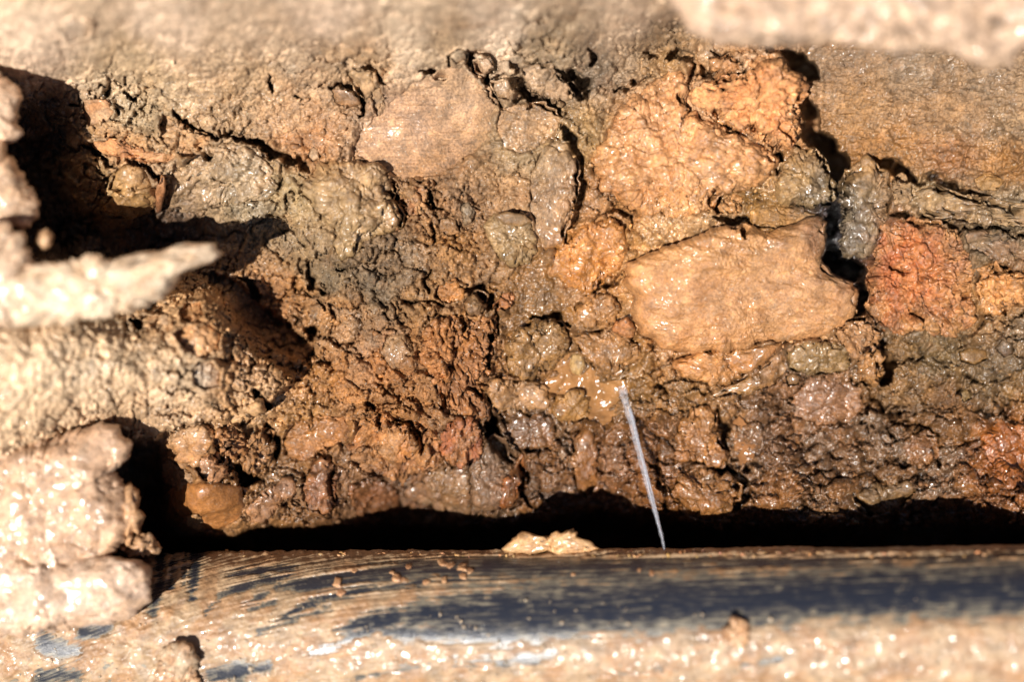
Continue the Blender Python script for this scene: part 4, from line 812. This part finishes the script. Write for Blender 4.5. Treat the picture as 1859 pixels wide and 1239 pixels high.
wipe([(292, 1006, 9), (290, 1060, 9), (276, 1110, 11)]); wipe([(314, 1006, 7), (308, 1070, 6)], .9); wipe([(336, 1006, 4), (334, 1060, 3)], .7); wipe([(356, 1006, 11), (354, 1050, 10), (346, 1084, 6)])
wipe([(372, 1112, 3), (402, 1084, 7), (450, 1062, 6), (520, 1046, 4)], .85); wipe([(575, 1194, 3), (620, 1168, 6), (680, 1138, 9), (740, 1120, 12)], .95); wipe([(500, 1130, 3), (560, 1096, 5), (640, 1074, 6), (760, 1060, 5)], .8); wipe([(416, 1046, 6), (492, 1034, 6), (540, 1030, 4)], .9); wipe([(536, 1062, 8), (600, 1052, 9), (660, 1044, 8)], .9); wipe([(440, 1098, 3), (510, 1066, 5), (580, 1050, 5)], .7)
wipe([(566, 1188, 3), (610, 1170, 5), (650, 1156, 4)], .9); wipe([(380, 1226, 12), (430, 1222, 18), (486, 1214, 10)]); wipe([(82, 1172, 16), (110, 1184, 18), (138, 1186, 10)]); wipe([(150, 1152, 10), (196, 1140, 10)]); wipe([(74, 1232, 10), (140, 1226, 12)], .8)
wipe([(830, 1200, 5), (890, 1198, 6)], .8); wipe([(906, 1204, 8), (960, 1196, 10), (1004, 1186, 6)], .85); wipe([(650, 1232, 4), (780, 1206, 4)], .65); wipe([(1350, 1208, 5), (1414, 1200, 5)], .6); wipe([(1110, 1226, 4), (1200, 1214, 4)], .5)
wipe([(470, 1150, 3), (540, 1122, 5), (600, 1104, 4)], .7); wipe([(430, 1120, 3), (500, 1092, 4)], .6)
rim = np.exp(-((qy - 1007) / 6.0) ** 2) * (np.sin(TH) > .7)
upper = sstep(1150, 1040, qy) * sstep(360, 520, qx)
tk = 0.62 - .30 * upper - 1.35 * dark + (.2 + .4 * upper) * st1 + (.1 + .1 * upper) * st2 + .3 * bl
tk = tk + rim * (0.55 + .9 * fbm(flat3(qx / 14, qy / 8, 3), 3)) * sstep(340, 420, qx)
spots = crumbs(flat3(qx / 16, ln / 9, 5), True)
tk = tk + .5 * sstep(.9, .99, spots) * (dark > .5) * sstep(0, .4, fbm(flat3(qx / 90, qy / 30, 71), 2))
tk = np.where(vis, tk, .3)
film = sstep(-.85, .2, tk + .3 * st2)
pw = nodes_of('black_polyethylene'); pm, t, b = pw
tc = t.nodes.new('ShaderNodeTexCoord'); v = tc.outputs['Object']
mpn = t.nodes.new('ShaderNodeMapping'); mpn.inputs['Scale'].default_value = (0.06, 1, 1); t.links.new(v, mpn.inputs['Vector']); vs = mpn.outputs[0]
at = t.nodes.new('ShaderNodeAttribute'); at.attribute_name = 'film'
fs = mth(t, 'MULTIPLY', at.outputs['Fac'], mp(t, nz(t, vs, 1400, 4, .65), .35, .65, .25, 1.1))
t.links.new(mixc(t, fs, (0.017, 0.019, 0.027), (0.24, 0.20, 0.135)), b.inputs['Base Color'])
t.links.new(mth(t, 'ADD', mp(t, fs, 0, 1, .2, .45), mp(t, nz(t, vs, 900, 3), .3, .7, -.06, .1)), b.inputs['Roughness'])
bp = t.nodes.new('ShaderNodeBump'); bp.inputs['Distance'].default_value = .00012; t.links.new(nz(t, vs, 1600, 4, .7), bp.inputs['Height']); t.links.new(bp.outputs[0], b.inputs['Normal'])
wall = mesh_grid('pipe_wall', on_pipe(PR).transpose(1, 0, 2), True, pm, {'film': film.T.ravel()}, origin=[0, PY, PWC])
adopt(wall, pipe); tag(wall, 'glossy black pipe surface showing through the mud')
rel = .22 * fbm(flat3(qx / 11, qy / 9, 9), 3) + .18 * plates(flat3(qx / 22, qy / 16, 6), True)[0] * sstep(.2, .8, tk)
lump = sstep(1150, 1240, qy) * .8 * np.maximum(fbm(flat3(qx / 34, qy / 26, 12), 3), -.2) + sstep(420, 250, qx) * 1.2 * np.maximum(fbm(flat3(qx / 30, qy / 24, 15), 3), -.2)
thick = np.where(tk > 0, tk * .8 + (rel + lump) * np.clip(tk * 2, 0, 1), tk * .9)
n1 = fbm(flat3(qx / 60, qy / 40, 31), 3); mc = earth((184, 154, 122), .05); mc2 = earth((176, 136, 100), .05); ff = sstep(-.3, .4, n1)[..., None]
ccol = mc * (1 - ff) + mc2 * ff; ccol = ccol * (0.62 + .38 * sstep(0, .7, tk))[..., None]
coat = mesh_grid('mud_coat', on_pipe(PR + thick).transpose(1, 0, 2), True, PASTE, {'soil_colour': ccol.transpose(1, 0, 2).reshape(-1, 3), 'wetness': np.clip(.36 + .5 * bl, 0, 1).T.ravel()}, origin=[0, PY, PWC])
adopt(coat, pipe); tag(coat, 'streaked tan mud plastered over the pipe')

# ------------------------------------------------------------------ many tiny grains
ICO = []
ph_ = (1 + 5 ** .5) / 2
for a_, b_ in ((-1, ph_), (1, ph_), (-1, -ph_), (1, -ph_)):
    ICO += [(a_, b_, 0), (0, a_, b_), (b_, 0, a_)]
ICO = np.array(ICO) / np.linalg.norm([1, ph_])
from itertools import combinations
IF = []
for tri in combinations(range(12), 3):
    if all(np.linalg.norm(ICO[i] - ICO[j]) < 1.1 for i, j in combinations(tri, 2)):
        a_, b_, c_ = tri
        if np.dot(np.cross(ICO[b_] - ICO[a_], ICO[c_] - ICO[a_]), ICO[a_]) < 0: b_, c_ = c_, b_
        IF.append((a_, b_, c_))
IF = np.array(IF)
def scatter(name, pos, size, mat, col=None, wet=.4, jitter=.35, squash=None, seed=3, smooth=True):
    r = np.random.RandomState(seed); n = len(pos)
    V = ICO[None] * (1 + jitter * r.normal(size=(n, 12, 1))) * size[:, None, None] * (1 + .3 * r.normal(size=(n, 1, 3)))
    if squash is not None: V = V * squash
    V = V + pos[:, None]
    Q = (IF[None] + 12 * np.arange(n)[:, None, None]).reshape(-1, 3)
    at = {'wetness': np.full(n * 12, wet)}
    if col is not None: at['soil_colour'] = np.repeat(col, 12, 0)
    o = to_world([0, 0, 0])
    return mesh_raw(name, to_world(V.reshape(-1, 3)) - o, Q, o, mat, at, smooth)
r = np.random.RandomState(11)
gxp, gyp = r.uniform(-10, 1870, 30000), r.uniform(-10, 960, 30000)
keep = (_rf(gxp, gyp)[..., 0] * sstep(-.3, .5, fbm(flat3(gxp / 60, gyp / 60, 77), 2)) > r.rand(30000) * 1.1)
gxp, gyp = gxp[keep][:6500], gyp[keep][:6500]
sz = .35 + 1.1 * r.rand(len(gxp)) ** 4
cc = np.clip(_cf(gxp, gyp) * r.uniform(.7, 1.35, (len(gxp), 1)), 0, .9)
gr = scatter('soil_grains', loc(gxp, gyp, bank_w(gxp, gyp) + .3 * sz), sz, SOIL, cc, .35, .22, seed=5)
tag(gr, 'fine crumbs and grit strewn over the broken soil face', 'soil grains', kind='stuff')
# water beads standing on the wet mud of the pipe
bx_, by_ = r.uniform(0, 1859, 5200), 1020 + 225 * r.rand(5200) ** .6
ii = np.clip(np.searchsorted(xs, (bx_ - 929.5) * S * .94), 0, len(xs) - 1)
den = sstep(1060, 1180, by_) * (.25 + .75 * sstep(-.1, .4, fbm(flat3(bx_ / 70, by_ / 40, 55), 2)))
kb = den > r.rand(5200) * 3.6
bx_, by_ = bx_[kb], by_[kb]; wz = pipe_w(bx_, by_)
pb = loc(bx_, by_, wz); nrm = np.stack([0 * wz, pb[:, 1] - pipe_axis(pb[:, 0])[0], pb[:, 2] - pipe_axis(pb[:, 0])[1]], -1) / PR
bs = .3 + .7 * r.rand(len(bx_)) ** 3
pb = pb + nrm * (.75 + .2 * bs)[:, None]
bm, t, b = nodes_of('water_bead')
b.inputs['Base Color'].default_value = (.72, .58, .42, 1); b.inputs['Roughness'].default_value = .06; b.inputs['IOR'].default_value = 1.33
b.inputs['Transmission Weight'].default_value = .55
rx = np.concatenate([r.uniform(380, 1870, 170), r.normal(1330, 190, 330)]); ry = 1004 + 9 * r.rand(500) ** 2
rs = .3 + .75 * r.rand(500) ** 2.5; rp = loc(rx, ry, pipe_w(rx, ry)); rp[:, 2] += .3 * rs; rp[:, 1] += .5 * rs
rimc = scatter('rim_crumbs', rp, rs, SOIL, earth(np.stack([r.uniform(196, 226, 500), r.uniform(144, 172, 500), r.uniform(94, 122, 500)], -1)), .3, .25, seed=19)
adopt(rimc, pipe); tag(rimc, 'row of tiny tan mud crumbs along the upper rim', kind='stuff')
beads = scatter('water_beads', pb, bs, bm, None, 1, .05, seed=9)
adopt(beads, pipe); tag(beads, 'tiny water beads on the wet mud', kind='stuff')

# ------------------------------------------------------------------ water jet
jm, t, b = nodes_of('spraying_water')
b.inputs['Base Color'].default_value = (.86, .88, .95, 1); b.inputs['Roughness'].default_value = .2; b.inputs['IOR'].default_value = 1.33
b.inputs['Transmission Weight'].default_value = .55; b.inputs['Alpha'].default_value = .24
tc = t.nodes.new('ShaderNodeTexCoord'); bp = t.nodes.new('ShaderNodeBump'); bp.inputs['Distance'].default_value = .0006
t.links.new(nz(t, tc.outputs['Object'], 500, 3), bp.inputs['Height']); t.links.new(bp.outputs[0], b.inputs['Normal'])
jet = bpy.data.objects.new('water_jet', None); C.objects.link(jet)
j0 = loc(1207, 1003, 24.0); jet.location = to_world(j0).tolist()
tag(jet, 'thin whitish jet of water spraying from the pipe rim up to the pool', 'water jet')
def tube(name, pts, sides=14, n=120, seed=1, wob=.25):
    p = np.array(pts, float); u = np.linspace(0, len(p) - 1, n); base = np.arange(len(p))
    x, y, w, rr = [np.interp(u, base, p[:, i]) for i in range(4)]
    k = np.hanning(17); k /= k.sum()
    sm = lambda a: np.convolve(np.pad(a, 8, 'edge'), k, 'valid')
    x, y, w, rr = sm(x), sm(y), sm(w), sm(rr)
    L = loc(x, y, w); a = np.linspace(0, 2 * np.pi, sides + 1)[:-1]
    ns = flat3(np.add.outer(u * 3, 0 * a), np.add.outer(0 * u, np.cos(a)), seed * 9.1); ns[..., 2] += np.sin(a)
    rad_ = rr[:, None] * S * (1 + wob * fbm(ns * 1.3, 3))
    T_ = np.gradient(L, axis=0); T_ /= np.linalg.norm(T_, axis=1)[:, None]
    A = np.cross(T_, [0, 0, 1.]); A /= np.linalg.norm(A, axis=1)[:, None]; B = np.cross(T_, A)
    P = L[:, None] + rad_[..., None] * (A[:, None] * np.cos(a)[None, :, None] + B[:, None] * np.sin(a)[None, :, None])
    return adopt(mesh_grid(name, P, True, jm, origin=j0), jet)
main = [(1207, 1003, 23), (1202, 975, 19), (1194, 945, 14), (1182, 900, 7), (1168, 845, 0), (1153, 790, -8), (1140, 740, -14), (1131, 700, -18)]
rj = np.random.RandomState(4)
for k in range(7):
    off = np.cumsum(rj.normal(size=(8, 2)) * [1.0, .6], 0) * np.linspace(0, 1, 8)[:, None] ** .6
    a0 = 0 if k < 5 else rj.randint(1, 3); a1 = 8 if k < 3 else rj.randint(5, 8)
    rr = (3.0 if k == 0 else rj.uniform(1.0, 2.0)) * np.interp(np.arange(8), [0, 1, 5, 7], [.45, .8, 1.6, 2.3])
    pts = [(x + off[i, 0] + (k - 3) * .32 * i ** .7 * .55, y, w + off[i, 1], rr[i]) for i, (x, y, w) in enumerate(main)][a0:a1]
    tube('stream' if k == 0 else 'spray_strand', pts, 9, 110, k + 1, .5)
dn = 60; du_ = rj.rand(dn) ** .7 * 7
dpx = np.interp(du_, np.arange(8), [p[0] for p in main]) + rj.normal(size=dn) * (1.5 + 1.7 * du_ * (du_ > 5)); dpy = np.interp(du_, np.arange(8), [p[1] for p in main]) + rj.normal(size=dn) * (2 + 2.4 * (du_ > 5.5) * 3); dpw = np.interp(du_, np.arange(8), [p[2] for p in main]) + rj.rand(dn) * 5 * (du_ > 5)
drops = adopt(scatter('spray_drops', loc(dpx, dpy, dpw), .14 + .3 * rj.rand(dn) ** 2, jm, None, 1, .05, seed=8), jet); tag(drops, 'scattered droplets of spray', kind='stuff')
